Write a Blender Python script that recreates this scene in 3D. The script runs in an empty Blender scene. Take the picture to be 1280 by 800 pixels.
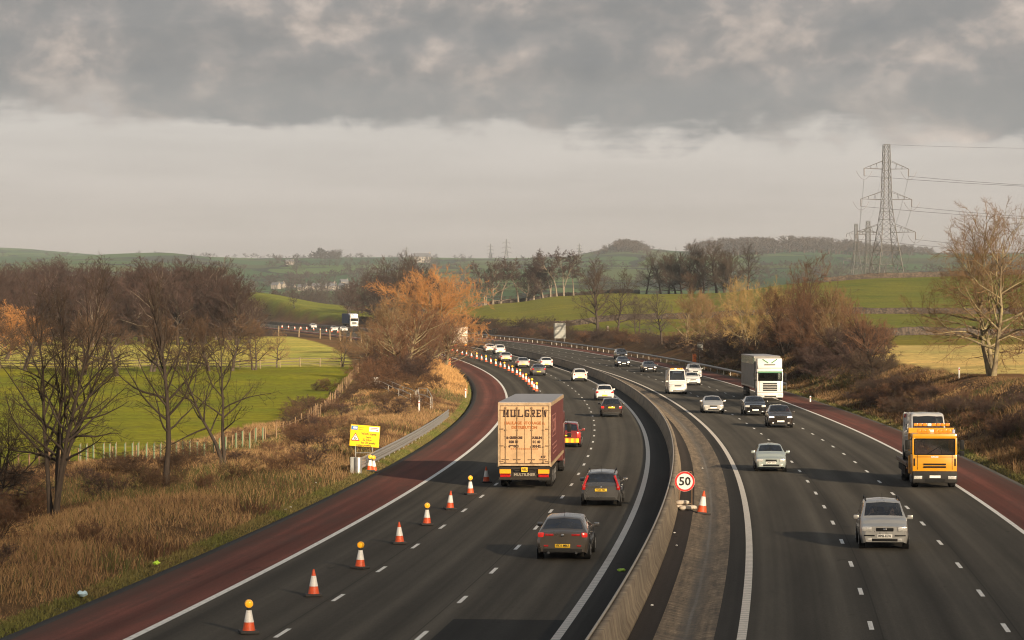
import bpy, bmesh, math, random
import numpy as np
from mathutils import Vector, Matrix
C = bpy.context.scene.collection
SC = bpy.context.scene
R = math.radians
F, H, YH = 3420.0, 8.35, 393.09          # focal length in px of a 1280 wide picture, eye height, horizon row

# ------------------------------------------------------------------ object helpers
def tag(o, label=None, cat=None, group=None, kind=None):
    if label: o['label'] = label
    if cat: o['category'] = cat
    if group: o['group'] = group
    if kind: o['kind'] = kind
    return o
def thing(name, label, cat, loc=(0,0,0), rz=0.0, group=None, scale=1.0):
    o = bpy.data.objects.new(name, None); C.objects.link(o)
    o.location = loc; o.rotation_euler = (0,0,rz); o.scale = (scale,)*3 if not hasattr(scale,'__len__') else scale
    o.empty_display_size = .2
    return tag(o, label, cat, group)
def link(name, me, parent=None):
    o = bpy.data.objects.new(name, me); C.objects.link(o)
    if parent is not None: o.parent = parent
    return o
def copy_thing(root, loc, rz, label=None, group=None, scale=None):
    r = root.copy(); C.objects.link(r); r.location = loc; r.rotation_euler = (0,0,rz)
    if scale is not None: r.scale = (scale,)*3 if not hasattr(scale,'__len__') else scale
    if label: r['label'] = label
    if group: r['group'] = group
    for ch in list(root.children):
        c = ch.copy(); C.objects.link(c); c.parent = r
        for g in list(ch.children):
            d = g.copy(); C.objects.link(d); d.parent = c
    return r

class MB:
    """collects shapes, then becomes ONE mesh object"""
    def __init__(s): s.v=[]; s.f=[]; s.m=[]
    def add(s, vs, fs, mi=0):
        b=len(s.v); s.v += [tuple(p) for p in vs]
        s.f += [tuple(i+b for i in f) for f in fs]; s.m += [mi]*len(fs); return s
    def box(s, c, d, mi=0, rz=0.0, rx=0.0, ry=0.0, taper=1.0):
        M = Matrix.Translation(c) @ Matrix.Rotation(rz,4,'Z') @ Matrix.Rotation(ry,4,'Y') @ Matrix.Rotation(rx,4,'X')
        x,y,z = d[0]/2,d[1]/2,d[2]/2; t=taper
        vs=[M@Vector(p) for p in ((-x,-y,-z),(x,-y,-z),(x,y,-z),(-x,y,-z),(-x*t,-y*t,z),(x*t,-y*t,z),(x*t,y*t,z),(-x*t,y*t,z))]
        return s.add(vs, [(0,3,2,1),(4,5,6,7),(0,1,5,4),(1,2,6,5),(2,3,7,6),(3,0,4,7)], mi)
    def rbox(s, c, d, b=.03, mi=0, rz=0.0, rx=0.0):
        """box with its edges bevelled"""
        bm=bmesh.new(); bmesh.ops.create_cube(bm,size=1.0)
        for v in bm.verts: v.co=Vector((v.co.x*d[0],v.co.y*d[1],v.co.z*d[2]))
        bmesh.ops.bevel(bm,geom=list(bm.edges),offset=min(b,min(d)*.45),segments=2,affect='EDGES',profile=.6)
        M = Matrix.Translation(c) @ Matrix.Rotation(rz,4,'Z') @ Matrix.Rotation(rx,4,'X')
        bm.verts.index_update()
        s.add([M@v.co for v in bm.verts],[tuple(v.index for v in f.verts) for f in bm.faces],mi); bm.free(); return s
    def tube(s, p, q, r0, r1=None, n=8, mi=0, caps=True):
        r1=r0 if r1 is None else r1; p=Vector(p); q=Vector(q); d=(q-p)
        if d.length<1e-6: return s
        d.normalize(); a=d.orthogonal().normalized(); b=d.cross(a)
        vs=[];
        for (c,r) in ((p,r0),(q,r1)):
            for k in range(n):
                t=2*math.pi*k/n; vs.append(c+a*(math.cos(t)*r)+b*(math.sin(t)*r))
        fs=[(k,(k+1)%n,n+(k+1)%n,n+k) for k in range(n)]
        if caps: fs += [tuple(range(n-1,-1,-1)), tuple(range(n,2*n))]
        return s.add(vs,fs,mi)
    def path(s, pts, r, n=6, mi=0):
        for a,b in zip(pts[:-1],pts[1:]): s.tube(a,b,r,r,n,mi)
        return s
    def lathe(s, prof, c=(0,0,0), n=16, mi=0, axis='Z'):
        """prof: (radius, height) pairs; axis Z, X or Y"""
        vs=[];fs=[]
        for (r,h) in prof:
            for k in range(n):
                t=2*math.pi*k/n; x,y=r*math.cos(t),r*math.sin(t)
                p={'Z':(x,y,h),'X':(h,x,y),'Y':(x,h,y)}[axis]; vs.append((p[0]+c[0],p[1]+c[1],p[2]+c[2]))
        for i in range(len(prof)-1):
            for k in range(n): fs.append((i*n+k,i*n+(k+1)%n,(i+1)*n+(k+1)%n,(i+1)*n+k))
        fs.append(tuple(range(n-1,-1,-1))); fs.append(tuple(range((len(prof)-1)*n,len(prof)*n)))
        return s.add(vs,fs,mi)
    def prism(s, poly, d, M=None, mi=0):
        """poly in local XZ, extruded d along +Y then moved by M"""
        M = M or Matrix(); n=len(poly)
        vs=[M@Vector((x,0,z)) for x,z in poly]+[M@Vector((x,d,z)) for x,z in poly]
        fs=[tuple(range(n)),tuple(range(2*n-1,n-1,-1))]+[(k,n+k,n+(k+1)%n,(k+1)%n) for k in range(n)]
        return s.add(vs,fs,mi)
    def mesh(s, name, mats):
        me=bpy.data.meshes.new(name); me.from_pydata([tuple(v) for v in s.v],[],s.f)
        for m in (mats if isinstance(mats,(list,tuple)) else [mats]): me.materials.append(m)
        if any(s.m): me.polygons.foreach_set('material_index',s.m)
        return me
    def build(s, name, mats, parent=None, smooth=False, angle=None):
        me=s.mesh(name,mats)
        bm=bmesh.new(); bm.from_mesh(me); bmesh.ops.recalc_face_normals(bm,faces=bm.faces); bm.to_mesh(me); bm.free()
        if smooth: me.shade_smooth() if hasattr(me,'shade_smooth') else me.polygons.foreach_set('use_smooth',[True]*len(me.polygons))
        if angle is not None and hasattr(me,'set_sharp_from_angle'):
            me.polygons.foreach_set('use_smooth',[True]*len(me.polygons)); me.set_sharp_from_angle(angle=R(angle))
        return link(name,me,parent)

def np_mesh(name, V, Q, mats, attr=None, uv=None, smooth=True):
    """numpy verts (n,3) and faces (m,3|4) to a mesh datablock; attr: name->(n,3) point colours"""
    me=bpy.data.meshes.new(name); n=len(V); m,k=Q.shape
    me.vertices.add(n); me.vertices.foreach_set('co',np.ascontiguousarray(V,dtype=np.float32).ravel())
    me.loops.add(m*k); me.loops.foreach_set('vertex_index',np.ascontiguousarray(Q,dtype=np.int32).ravel())
    me.polygons.add(m); me.polygons.foreach_set('loop_start',np.arange(0,m*k,k,dtype=np.int32))
    try: me.polygons.foreach_set('loop_total',np.full(m,k,dtype=np.int32))
    except Exception: pass
    me.update(calc_edges=True)
    if smooth: me.polygons.foreach_set('use_smooth',np.ones(m,dtype=bool))
    for mm in (mats if isinstance(mats,(list,tuple)) else [mats]): me.materials.append(mm)
    for an,A in (attr or {}).items():
        at=me.attributes.new(an,'FLOAT_COLOR','POINT')
        at.data.foreach_set('color',np.c_[A,np.ones(n)].astype(np.float32).ravel())
    if uv is not None:
        l=me.uv_layers.new(name='UVMap'); l.data.foreach_set('uv',uv[Q.ravel()].astype(np.float32).ravel())
    return me

def text_mb(mb, s, size, M, mi=0, align='CENTER', depth=.004, bold=0.0, squeeze=1.0):
    """lettering as real raised shapes; M maps local (x right, y up, z out) to its place"""
    cu=bpy.data.curves.new('lettering','FONT'); cu.body=s; cu.size=size; cu.align_x=align; cu.align_y='CENTER'
    cu.extrude=depth/2; cu.offset=bold; cu.resolution_u=2
    ob=bpy.data.objects.new('lettering',cu); C.objects.link(ob)
    dg=bpy.context.evaluated_depsgraph_get(); me=ob.evaluated_get(dg).to_mesh()
    mb.add([M@Vector((v.co.x*squeeze,v.co.y,v.co.z)) for v in me.vertices],[tuple(p.vertices) for p in me.polygons],mi)
    ob.evaluated_get(dg).to_mesh_clear(); bpy.data.objects.remove(ob); bpy.data.curves.remove(cu)

# ------------------------------------------------------------------ materials
def nodes(name):
    m=bpy.data.materials.new(name); m.use_nodes=True; nt=m.node_tree; nt.nodes.clear()
    out=nt.nodes.new('ShaderNodeOutputMaterial'); b=nt.nodes.new('ShaderNodeBsdfPrincipled')
    nt.links.new(b.outputs[0],out.inputs[0]); return m,nt,b,out
def N(nt,t,**kw):
    n=nt.nodes.new(t)
    for k,v in kw.items():
        if k.startswith('i_'): n.inputs[k[2:].replace('_',' ')].default_value=v
        else: setattr(n,k,v)
    return n
def noise(nt, scale, detail=4, rough=.55, vec=None, dim='3D'):
    n=N(nt,'ShaderNodeTexNoise'); n.noise_dimensions=dim; n.inputs['Scale'].default_value=scale; n.inputs['Detail'].default_value=detail; n.inputs['Roughness'].default_value=rough
    if vec is not None: nt.links.new(vec,n.inputs['Vector'])
    return n
def ramp(nt, src, stops, interp='LINEAR'):
    r=N(nt,'ShaderNodeValToRGB'); cr=r.color_ramp; cr.interpolation=interp
    while len(cr.elements)<len(stops): cr.elements.new(.5)
    for e,(p,c) in zip(cr.elements,stops): e.position=p; e.color=(c,c,c,1) if not hasattr(c,'__len__') else (*c[:3],1)
    nt.links.new(src,r.inputs[0]); return r
def mixc(nt, fac, a, b, mode='MIX'):
    n=N(nt,'ShaderNodeMix',data_type='RGBA',blend_type=mode)
    for sock,val in ((n.inputs[0],fac),(n.inputs[6],a),(n.inputs[7],b)):
        if isinstance(val,bpy.types.NodeSocket): nt.links.new(val,sock)
        elif hasattr(val,'__len__'): sock.default_value=(*val[:3],1)
        else: sock.default_value=val
    return n.outputs[2]
def math_(nt, op, a, b=None, c=None, clamp=False):
    n=N(nt,'ShaderNodeMath',operation=op,use_clamp=clamp)
    for i,val in enumerate((a,b,c)):
        if val is None: continue
        if isinstance(val,bpy.types.NodeSocket): nt.links.new(val,n.inputs[i])
        else: n.inputs[i].default_value=val
    return n.outputs[0]
def maprange(nt, v, a, b, c=0.0, d=1.0, smooth=True):
    n=N(nt,'ShaderNodeMapRange',interpolation_type='SMOOTHSTEP' if smooth else 'LINEAR')
    nt.links.new(v,n.inputs[0])
    for i,x in zip((1,2,3,4),(a,b,c,d)): n.inputs[i].default_value=x
    return n.outputs[0]
def objvec(nt, scale=(1,1,1)):
    t=N(nt,'ShaderNodeTexCoord'); mp=N(nt,'ShaderNodeMapping'); mp.inputs['Scale'].default_value=scale
    nt.links.new(t.outputs['Object'],mp.inputs[0]); return mp.outputs[0]
def bump(nt, bsdf, h, strength=.4, dist=.02):
    b=N(nt,'ShaderNodeBump'); b.inputs['Strength'].default_value=strength; b.inputs['Distance'].default_value=dist
    nt.links.new(h,b.inputs['Height']); nt.links.new(b.outputs[0],bsdf.inputs['Normal'])

_mc={}
def mat(name, col, rough=.6, metal=0.0, var=.18, scale=3.0, coat=0.0, bmp=0.0, stretch=(1,1,1), grime=None, spec=.5):
    """plain material with a mottled colour; grime=(colour, amount) adds dirt patches"""
    key=(name,)
    if key in _mc: return _mc[key]
    m,nt,b,out=nodes(name); v=objvec(nt,stretch)
    n=noise(nt,scale,5,.6,v)
    lo=[c*(1-var) for c in col]; hi=[min(1,c*(1+var)) for c in col]
    c=ramp(nt,n.outputs[0],[(.3,lo),(.7,hi)]).outputs[0]
    if grime:
        g=noise(nt,scale*.6+.7,6,.65,v); f=ramp(nt,g.outputs[0],[(.45,0.0),(.75,grime[1])]).outputs[0]
        c=mixc(nt,f,c,grime[0])
    nt.links.new(c,b.inputs['Base Color'])
    rr=ramp(nt,n.outputs[0],[(.3,max(0,rough-.08)),(.7,min(1,rough+.08))]); nt.links.new(rr.outputs[0],b.inputs['Roughness'])
    b.inputs['Metallic'].default_value=metal; b.inputs['Coat Weight'].default_value=coat; b.inputs['Coat Roughness'].default_value=.08
    b.inputs['Specular IOR Level'].default_value=spec
    if bmp: bump(nt,b,noise(nt,scale*6,4,.6,v).outputs[0],bmp,.02)
    _mc[key]=m; return m
def emit_mat(name, col, strength, base=None):
    if (name,) in _mc: return _mc[(name,)]
    m,nt,b,out=nodes(name); b.inputs['Base Color'].default_value=(*(base or col),1); b.inputs['Roughness'].default_value=.25
    n=noise(nt,30,2,.5,objvec(nt)); c=mixc(nt,n.outputs[0],[x*.8 for x in col],col)
    nt.links.new(c,b.inputs['Emission Color']); b.inputs['Emission Strength'].default_value=strength
    _mc[(name,)]=m; return m
def glass_mat(name, tint=.35, add=.04):
    if (name,) in _mc: return _mc[(name,)]
    m,nt,b,out=nodes(name); nt.nodes.remove(b)
    tr=N(nt,'ShaderNodeBsdfTransparent'); tr.inputs[0].default_value=(tint*.95,tint,tint*.98,1)
    gl=N(nt,'ShaderNodeBsdfGlossy'); gl.inputs['Roughness'].default_value=.04
    fr=N(nt,'ShaderNodeFresnel'); fr.inputs[0].default_value=1.55
    nn=noise(nt,1.5,3,.5,objvec(nt)); f2=math_(nt,'MULTIPLY_ADD',nn.outputs[0],add*2,math_(nt,'MULTIPLY',fr.outputs[0],1.5))
    mx=N(nt,'ShaderNodeMixShader'); nt.links.new(f2,mx.inputs[0]); nt.links.new(tr.outputs[0],mx.inputs[1]); nt.links.new(gl.outputs[0],mx.inputs[2])
    nt.links.new(mx.outputs[0],out.inputs[0]); _mc[(name,)]=m; return m
def attr_mat(name, rough=.9, var=.25, scale=4.0, bmp=.3, bscale=8.0, trans=0.0):
    m,nt,b,out=nodes(name); a=N(nt,'ShaderNodeAttribute',attribute_name='Col'); v=objvec(nt)
    n=noise(nt,scale,6,.65,v); n2=noise(nt,scale*.07,4,.6,v)
    c=mixc(nt,1.0,a.outputs['Color'],ramp(nt,n.outputs[0],[(.28,1-var*1.6),(.72,1+var)]).outputs[0],'MULTIPLY')
    c=mixc(nt,1.0,c,ramp(nt,n2.outputs[0],[(.3,1-var),(.7,1+var*.8)]).outputs[0],'MULTIPLY')
    nt.links.new(c,b.inputs['Base Color']); b.inputs['Roughness'].default_value=rough; b.inputs['Specular IOR Level'].default_value=.15
    if bmp: bump(nt,b,noise(nt,bscale,5,.7,v).outputs[0],bmp,.08)
    return m

# ------------------------------------------------------------------ the road's line in plan
_kn=np.array([40,110,180,260,350,450,600,800,1000.]); _th=np.array([.12133,.07872,.04031,-.00048,-.05402,-.10508,-.15748,-.20843,-.25941])
_sk=np.array([0,250,400,550,700,850,1000.]); _zk=np.array([0,0,1.1253,2.5167,3.4268,4.5571,5.6861])
S_=np.arange(0,1601,1.0)
_t0=_th[0]+(_th[0]-_th[1])/70*40
TH_=np.interp(S_,np.r_[0,_kn,1600],np.r_[_t0,_th,-.45])
_i40=40
X_=np.concatenate([[0],np.cumsum(np.sin(TH_[:-1]))]); Y_=np.concatenate([[0],np.cumsum(np.cos(TH_[:-1]))])
X_=X_-X_[_i40]-13.2871; Y_=Y_-Y_[_i40]+40.0
_z=np.interp(S_,np.r_[_sk,1600],np.r_[_zk,8.0]); _k=np.ones(81)/81
Z_=np.convolve(np.r_[np.full(40,_z[0]),_z,_z[-1]+(_z[-1]-_z[-2])*np.arange(1,41)],_k,'valid')
def road(s, o, dz=0.0):
    x=np.interp(s,S_,X_); y=np.interp(s,S_,Y_); t=np.interp(s,S_,TH_); z=np.interp(s,S_,Z_)
    return np.stack([x+o*np.cos(t), y-o*np.sin(t), z+dz+0*x],-1)
def heading(s): return float(np.interp(s,S_,TH_))
def proj(p): return 640+F*p[0]/p[1], YH+F*(H-p[2])/p[1]
def pix_road(px, py):
    """the spot (s, o) of the road surface seen at photo pixel (px, py)"""
    o=10.0; s=200.0; best=None
    ss=np.arange(30,1300,1.0)
    for it in range(12):
        P=road(ss,o); yy=YH+F*(H-P[:,2])/P[:,1]
        i=int(np.argmin(np.abs(yy-py))); s=ss[i]
        j=min(max(i,1),len(ss)-2)
        s=ss[j]+(py-yy[j])/((yy[j+1]-yy[j-1])/2-1e-9)
        p=road(s,o); o=o+(px-proj(p)[0])*p[1]/F/math.cos(heading(s))
    return float(s),float(o)
def at(px, py, Y): return Vector(((px-640)*Y/F, Y, H+(YH-py)*Y/F))
def road_so(X, Y):
    """(s, o) for plan points (arrays)"""
    s=np.interp(Y,Y_,S_)
    for _ in range(4):
        x=np.interp(s,S_,X_); y=np.interp(s,S_,Y_); t=np.interp(s,S_,TH_)
        s=np.clip(s+(X-x)*np.sin(t)+(Y-y)*np.cos(t),0,1600)
    x=np.interp(s,S_,X_); y=np.interp(s,S_,Y_); t=np.interp(s,S_,TH_)
    return s,(X-x)*np.cos(t)-(Y-y)*np.sin(t)
# ------------------------------------------------------------------ terrain
# depth profiles of the natural ground: for picture columns x, the row y at which ground of depth Y shows
YB=[25,120,150,185,250,300,365,430,520,640,720,800,900,1000,1150,1400,2000,2700,3500,4200,4700,6900]
def zz(y,Y): return H+(YH-y)*Y/F
TC=[-900,0,200,320,420,500,560,640,700,780,850,1000,1100,1280,2200]
TZ=np.array([
# 25   120  150  185  250  300  365  430  520  640  720  800   900  1000 1150 1400 2000 2700 3500 4200 4700 6900
[-.8,-.8,-.9,-1.7,-.9,0,1.4,2.0,2.8,3.8,5,7,9,12,14,16,28,46,zz(330,3500),zz(318,4200),zz(316,4700),zz(308,6900)],
[-.6,-.6,-.8,-1.7,-.9,0,1.4,2.0,2.8,3.8,5,7,9,12,14,16,28,46,zz(330,3500),zz(323,4200),zz(321,4700),zz(309,6900)],
[-.4,-.4,-.6,-1.6,-.9,0,1.4,2.0,2.8,3.8,5,7,9,12,14,16,28,46,zz(330,3500),zz(317.5,4200),zz(320,4700),zz(326,6900)],
[-.3,-.3,-.5,-1.4,-.8,0.1,1.4,2.0,2.9,3.8,5,7,9.0,13,18.5,10,14,34,zz(338,3500),zz(328,4200),zz(322.5,4700),zz(330,6900)],
[-.3,-.3,-.4,-.8,-.5,.2,1.4,2.1,3.0,3.8,4.5,5.5,7.3,10,13,10,14,34,zz(338,3500),zz(328,4200),zz(321.5,4700),zz(330,6900)],
[-.3,-.3,-.3,-.3,-.1,.3,1.2,2.0,3.0,3.8,4.5,5,6.5,8,9,12,24,40,zz(338,3500),zz(329,4200),zz(321.5,4700),zz(330,6900)],
[-.2,-.2,-.2,-.2,-.1,.3,1.2,2.0,3.0,3.8,5.5,7,9,10.5,9,12,24,40,zz(338,3500),zz(329,4200),zz(322,4700),zz(330,6900)],
[0,0,0,0,0,.3,1.0,1.8,2.8,4.4,6.0,8.5,11,13.0,9,10,24,40,zz(338,3500),zz(329,4200),zz(322.5,4700),zz(330,6900)],
[0,0,0,0,.3,.6,1.2,2.2,3.4,5.6,7.3,10,13,15.5,10,10,24,42,zz(336,3500),zz(325,4200),zz(321,4700),zz(330,6900)],
[0,0,0,.3,.8,1.5,2.3,3.4,4.8,7.2,9.3,12,15,16.5,10,10,24,44,zz(334,3500),zz(308,4200),zz(309,4700),zz(330,6900)],
[0,0,.3,.8,1.5,2.2,3.3,4.2,5.0,7.5,10,12.5,15.5,14,10,10,24,46,zz(332,3500),zz(313,4200),zz(316,4700),zz(330,6900)],
[1,1.2,1.6,2.2,2.8,3.6,4.6,4.4,5.0,9.3,14.0,18.0,16,13,10,10,24,48,zz(330,3500),zz(309,4200),zz(312,4700),zz(330,6900)],
[2,2.3,2.6,3.0,3.4,4.2,5.0,4.4,4.8,9.4,14.5,19.6,17,14,10,10,24,48,zz(331,3500),zz(314,4200),zz(315,4700),zz(330,6900)],
[2.5,3,3.2,3.4,3.6,4.3,5.0,4.3,4.8,9.6,15.0,20.8,18,15,10,10,24,48,zz(331,3500),zz(319,4200),zz(321,4700),zz(332,6900)],
[3,3.5,3.7,3.8,4.0,4.6,5.3,6.2,8.2,14,19,22,20,16,12,12,26,50,zz(331,3500),zz(320,4200),zz(322,4700),zz(332,6900)]])
GX=np.concatenate([np.arange(-1100,-60,13.0),np.arange(-60,1342,2.0),np.arange(1342,2400,13.0)])
GY=np.exp(np.arange(math.log(25),math.log(6900),.0105))
LY=np.log(GY)
_prof=np.array([np.interp(LY,np.log(YB),row) for row in TZ])
_k=np.ones(7)/7
_prof=np.array([np.convolve(np.r_[np.full(3,r[0]),r,np.full(3,r[-1])],_k,'valid') for r in _prof])
TT=np.empty((len(GY),len(GX)))
for j in range(len(GY)):
    # smooth the column blend
    t=np.interp(GX,TC,np.arange(len(TC))); i=np.clip(t.astype(int),0,len(TC)-2); fr=t-i; fr=fr*fr*(3-2*fr)*.6+fr*.4
    TT[j]=_prof[i,j]*(1-fr)+_prof[i+1,j]*fr
XX=(GX[None,:]-640)/F*GY[:,None]; YY=np.repeat(GY[:,None],len(GX),1)
rngT=np.random.default_rng(5)
def vnoise(x,y,sc,seed):
    """cheap value noise on arrays"""
    x=np.asarray(x)/sc; y=np.asarray(y)/sc; xi=np.floor(x).astype(np.int64); yi=np.floor(y).astype(np.int64); fx=x-xi; fy=y-yi
    fx=fx*fx*(3-2*fx); fy=fy*fy*(3-2*fy)
    def h(a,b):
        n=(a*374761393+b*668265263+seed*974711)&0x7fffffff; n=(n^(n>>13))*1274126177&0x7fffffff
        return ((n^(n>>16))&0xffff)/65535.0
    return (h(xi,yi)*(1-fx)+h(xi+1,yi)*fx)*(1-fy)+(h(xi,yi+1)*(1-fx)+h(xi+1,yi+1)*fx)*fy
SS,OO=road_so(XX,YY)
ZR=np.interp(SS,S_,Z_)
DL=-3.3-OO; DR=OO-29.5; DD=np.maximum(DL,DR)          # distance outside the paved corridor
def sst(a,b,x): t=np.clip((x-a)/(b-a),0,1); return t*t*(3-2*t)
onroad=SS<1590
wid=np.where(DL>DR,16.0,9.5)
bank=np.where(DL>DR, .45*sst(1,3.5,DD)*(1-sst(6,14,DD)), 0)*(YY<420)
TT=TT+(vnoise(XX,YY,9,3)-.5)*.5*sst(2,8,DD)*(YY<500)+(vnoise(XX,YY,60,4)-.5)*2.0*sst(900,1500,YY)+(vnoise(XX,YY,260,8)-.5)*14*sst(1500,3500,YY)*(1-sst(3900,4500,YY))
edge=sst(0.0,.7,DD)
base=(ZR-.40)*(1-edge)+(ZR-.03)*edge
w=sst(.7,1,DD/wid+.62*0) if False else sst(.4,1.0,(DD-.7)/wid*.6+.4)
GZ=np.where(onroad, base*(1-w)+(TT+0)*w + bank, TT)
def ground(X,Y):
    px=640+F*np.asarray(X,float)/np.asarray(Y,float)
    a=np.interp(px,GX,np.arange(len(GX))); b=np.interp(np.log(np.asarray(Y,float)),LY,np.arange(len(GY)))
    ia=np.clip(a.astype(int),0,len(GX)-2); ib=np.clip(b.astype(int),0,len(GY)-2); fa=a-ia; fb=b-ib
    return (GZ[ib,ia]*(1-fa)+GZ[ib,ia+1]*fa)*(1-fb)+(GZ[ib+1,ia]*(1-fa)+GZ[ib+1,ia+1]*fa)*fb
def gp(px,Y,dz=0.0):
    X=(px-640)/F*Y; return Vector((X,Y,float(ground(np.array([X]),np.array([Y]))[0])+dz))
# --- what grows where (base colours)
PX=np.repeat(GX[None,:],len(GY),0)
FN_X=[-900,-100,10,110,200,290,345,385,402,415,428,440,452,470,520]; FN_Y=[165,166,172,186,190,196,203,215,235,258,285,320,362,420,460]
fenceY=np.interp(PX,FN_X,FN_Y)
ROUGH=np.array((.150,.088,.040)); VERGE=np.array((.080,.078,.028)); FIELD=np.array((.170,.182,.011)); PALE=np.array((.40,.37,.085)); STRAW=np.array((.46,.36,.13)); GREEN=np.array((.125,.138,.020)); SCRUB=np.array((.085,.050,.030)); FAR=np.array((.050,.080,.030)); DARKB=np.array((.060,.038,.026))
COL=np.empty(GZ.shape+(3,)); COL[:]=FAR
def put(mask,c,soft=None):
    COL[mask]=c
left=DL>DR
jit=(vnoise(XX,YY,3,21)-.5)
put(left&(YY<1100),ROUGH)
put(left&(YY>fenceY)&(YY<366)&(PX<452),FIELD)
put(left&(YY>=366)&(YY<660)&(DD>14)&(PX<640),PALE)
put(left&(YY>=600)&(YY<2000),DARKB)
R_=~left
put(R_&(YY<1200),SCRUB)
put(R_&(DD>9)&(YY<240),ROUGH)
put(R_&(DD>9+jit*3)&(YY>=228+jit*14)&(YY<333)&(PX>1060),STRAW)
put(R_&(DD>9)&(YY>=333)&(YY<395),GREEN*np.array((1.25,1.05,1.1)))
put(R_&(DD>10)&(YY>=395)&(YY<520),GREEN*np.array((1.15,1.0,1.2)))
put(R_&(DD>12)&(YY>=520)&(YY<1010),GREEN)
put(R_&(DD>12)&(YY>=600)&(YY<1010)&(PX<860),GREEN*np.array((1.25,1.15,1.0)))
put((PX>300)&(PX<432)&(YY>870)&(YY<1165),GREEN*1.25)
put((YY<2000)&(DD<6+jit*4)&(YY<1200),ROUGH*.8)
put((DD<.9+jit*1.0)&(YY<420),VERGE)
put(DD<.35+jit*.4,np.array((.045,.04,.035)))
def sm(c):
    for ax in (0,1):
        c=(np.roll(c,1,ax)+2*c+np.roll(c,-1,ax))/4
    return c
COL=sm(COL)
ny,nx=GZ.shape
idx=np.arange(ny*nx).reshape(ny,nx)
Q=np.stack([idx[:-1,:-1],idx[:-1,1:],idx[1:,1:],idx[1:,:-1]],-1).reshape(-1,4)
V=np.stack([XX,YY,GZ],-1).reshape(-1,3)
def terrain_mat():
    m,nt,b,out=nodes('earth_and_pasture'); a=N(nt,'ShaderNodeAttribute',attribute_name='Col')
    g=N(nt,'ShaderNodeNewGeometry'); pos=g.outputs['Position']
    sx=N(nt,'ShaderNodeSeparateXYZ'); nt.links.new(pos,sx.inputs[0])
    n1=noise(nt,1.3,6,.7,pos); n2=noise(nt,.055,4,.6,pos); n3=noise(nt,.011,3,.6,pos)
    mp=N(nt,'ShaderNodeMapping'); mp.inputs['Scale'].default_value=(.06,.5,.5); nt.links.new(pos,mp.inputs[0])
    n4=noise(nt,1.0,3,.6,mp.outputs[0])
    c=mixc(nt,1.0,a.outputs['Color'],ramp(nt,n1.outputs[0],[(.3,.62),(.7,1.35)]).outputs[0],'MULTIPLY')
    c=mixc(nt,1.0,c,ramp(nt,n2.outputs[0],[(.32,(.78,.86,.8)),(.68,(1.28,1.12,1.1))]).outputs[0],'MULTIPLY')
    c=mixc(nt,1.0,c,ramp(nt,n4.outputs[0],[(.35,.86),(.65,1.12)]).outputs[0],'MULTIPLY')
    n5=noise(nt,.16,6,.72,pos); c=mixc(nt,ramp(nt,n5.outputs[0],[(.56,0),(.68,.42)]).outputs[0],c,(.115,.098,.034))
    # patchwork of far fields with hedges between them
    mp2=N(nt,'ShaderNodeMapping'); mp2.inputs['Scale'].default_value=(.0060,.0026,0); mp2.inputs['Rotation'].default_value=(0,0,.35); nt.links.new(pos,mp2.inputs[0])
    wn=noise(nt,.004,3,.5,pos)
    wv=N(nt,'ShaderNodeVectorMath',operation='MULTIPLY_ADD'); nt.links.new(wn.outputs['Color'],wv.inputs[0]); wv.inputs[1].default_value=(.5,.5,0); nt.links.new(mp2.outputs[0],wv.inputs[2])
    vo=N(nt,'ShaderNodeTexVoronoi',feature='F1',voronoi_dimensions='2D'); nt.links.new(wv.outputs[0],vo.inputs['Vector']); vo.inputs['Scale'].default_value=1.0
    ve=N(nt,'ShaderNodeTexVoronoi',feature='DISTANCE_TO_EDGE',voronoi_dimensions='2D'); nt.links.new(wv.outputs[0],ve.inputs['Vector']); ve.inputs['Scale'].default_value=1.0
    sp=N(nt,'ShaderNodeSeparateColor'); nt.links.new(vo.outputs['Color'],sp.inputs[0])
    fc=ramp(nt,sp.outputs[0],[(0,(.030,.060,.020)),(.4,(.052,.100,.028)),(.7,(.085,.125,.035)),(1,(.060,.062,.026))]).outputs[0]
    hn=noise(nt,.02,4,.7,pos)
    hw=math_(nt,'MULTIPLY_ADD',hn.outputs[0],.10,-.015)
    hedge=math_(nt,'LESS_THAN',ve.outputs['Distance'],hw)
    fc=mixc(nt,hedge,fc,(.020,.022,.014))
    wd=noise(nt,.0035,4,.65,pos); wood=ramp(nt,wd.outputs[0],[(.57,0.0),(.60,.85)]).outputs[0]
    fc=mixc(nt,wood,fc,(.026,.024,.018))
    far=maprange(nt,sx.outputs[1],1180,1230)
    # old woods along the top of the far ridge on the right
    c=mixc(nt,far,c,fc)
    nt.links.new(c,b.inputs['Base Color']); b.inputs['Roughness'].default_value=.95; b.inputs['Specular IOR Level'].default_value=.1
    bump(nt,b,noise(nt,3.0,6,.75,pos).outputs[0],.7,.18)
    return m
ter=link('ground',np_mesh('ground',V,Q,terrain_mat(),{'Col':COL.reshape(-1,3)})); tag(ter,kind='structure')

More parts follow.
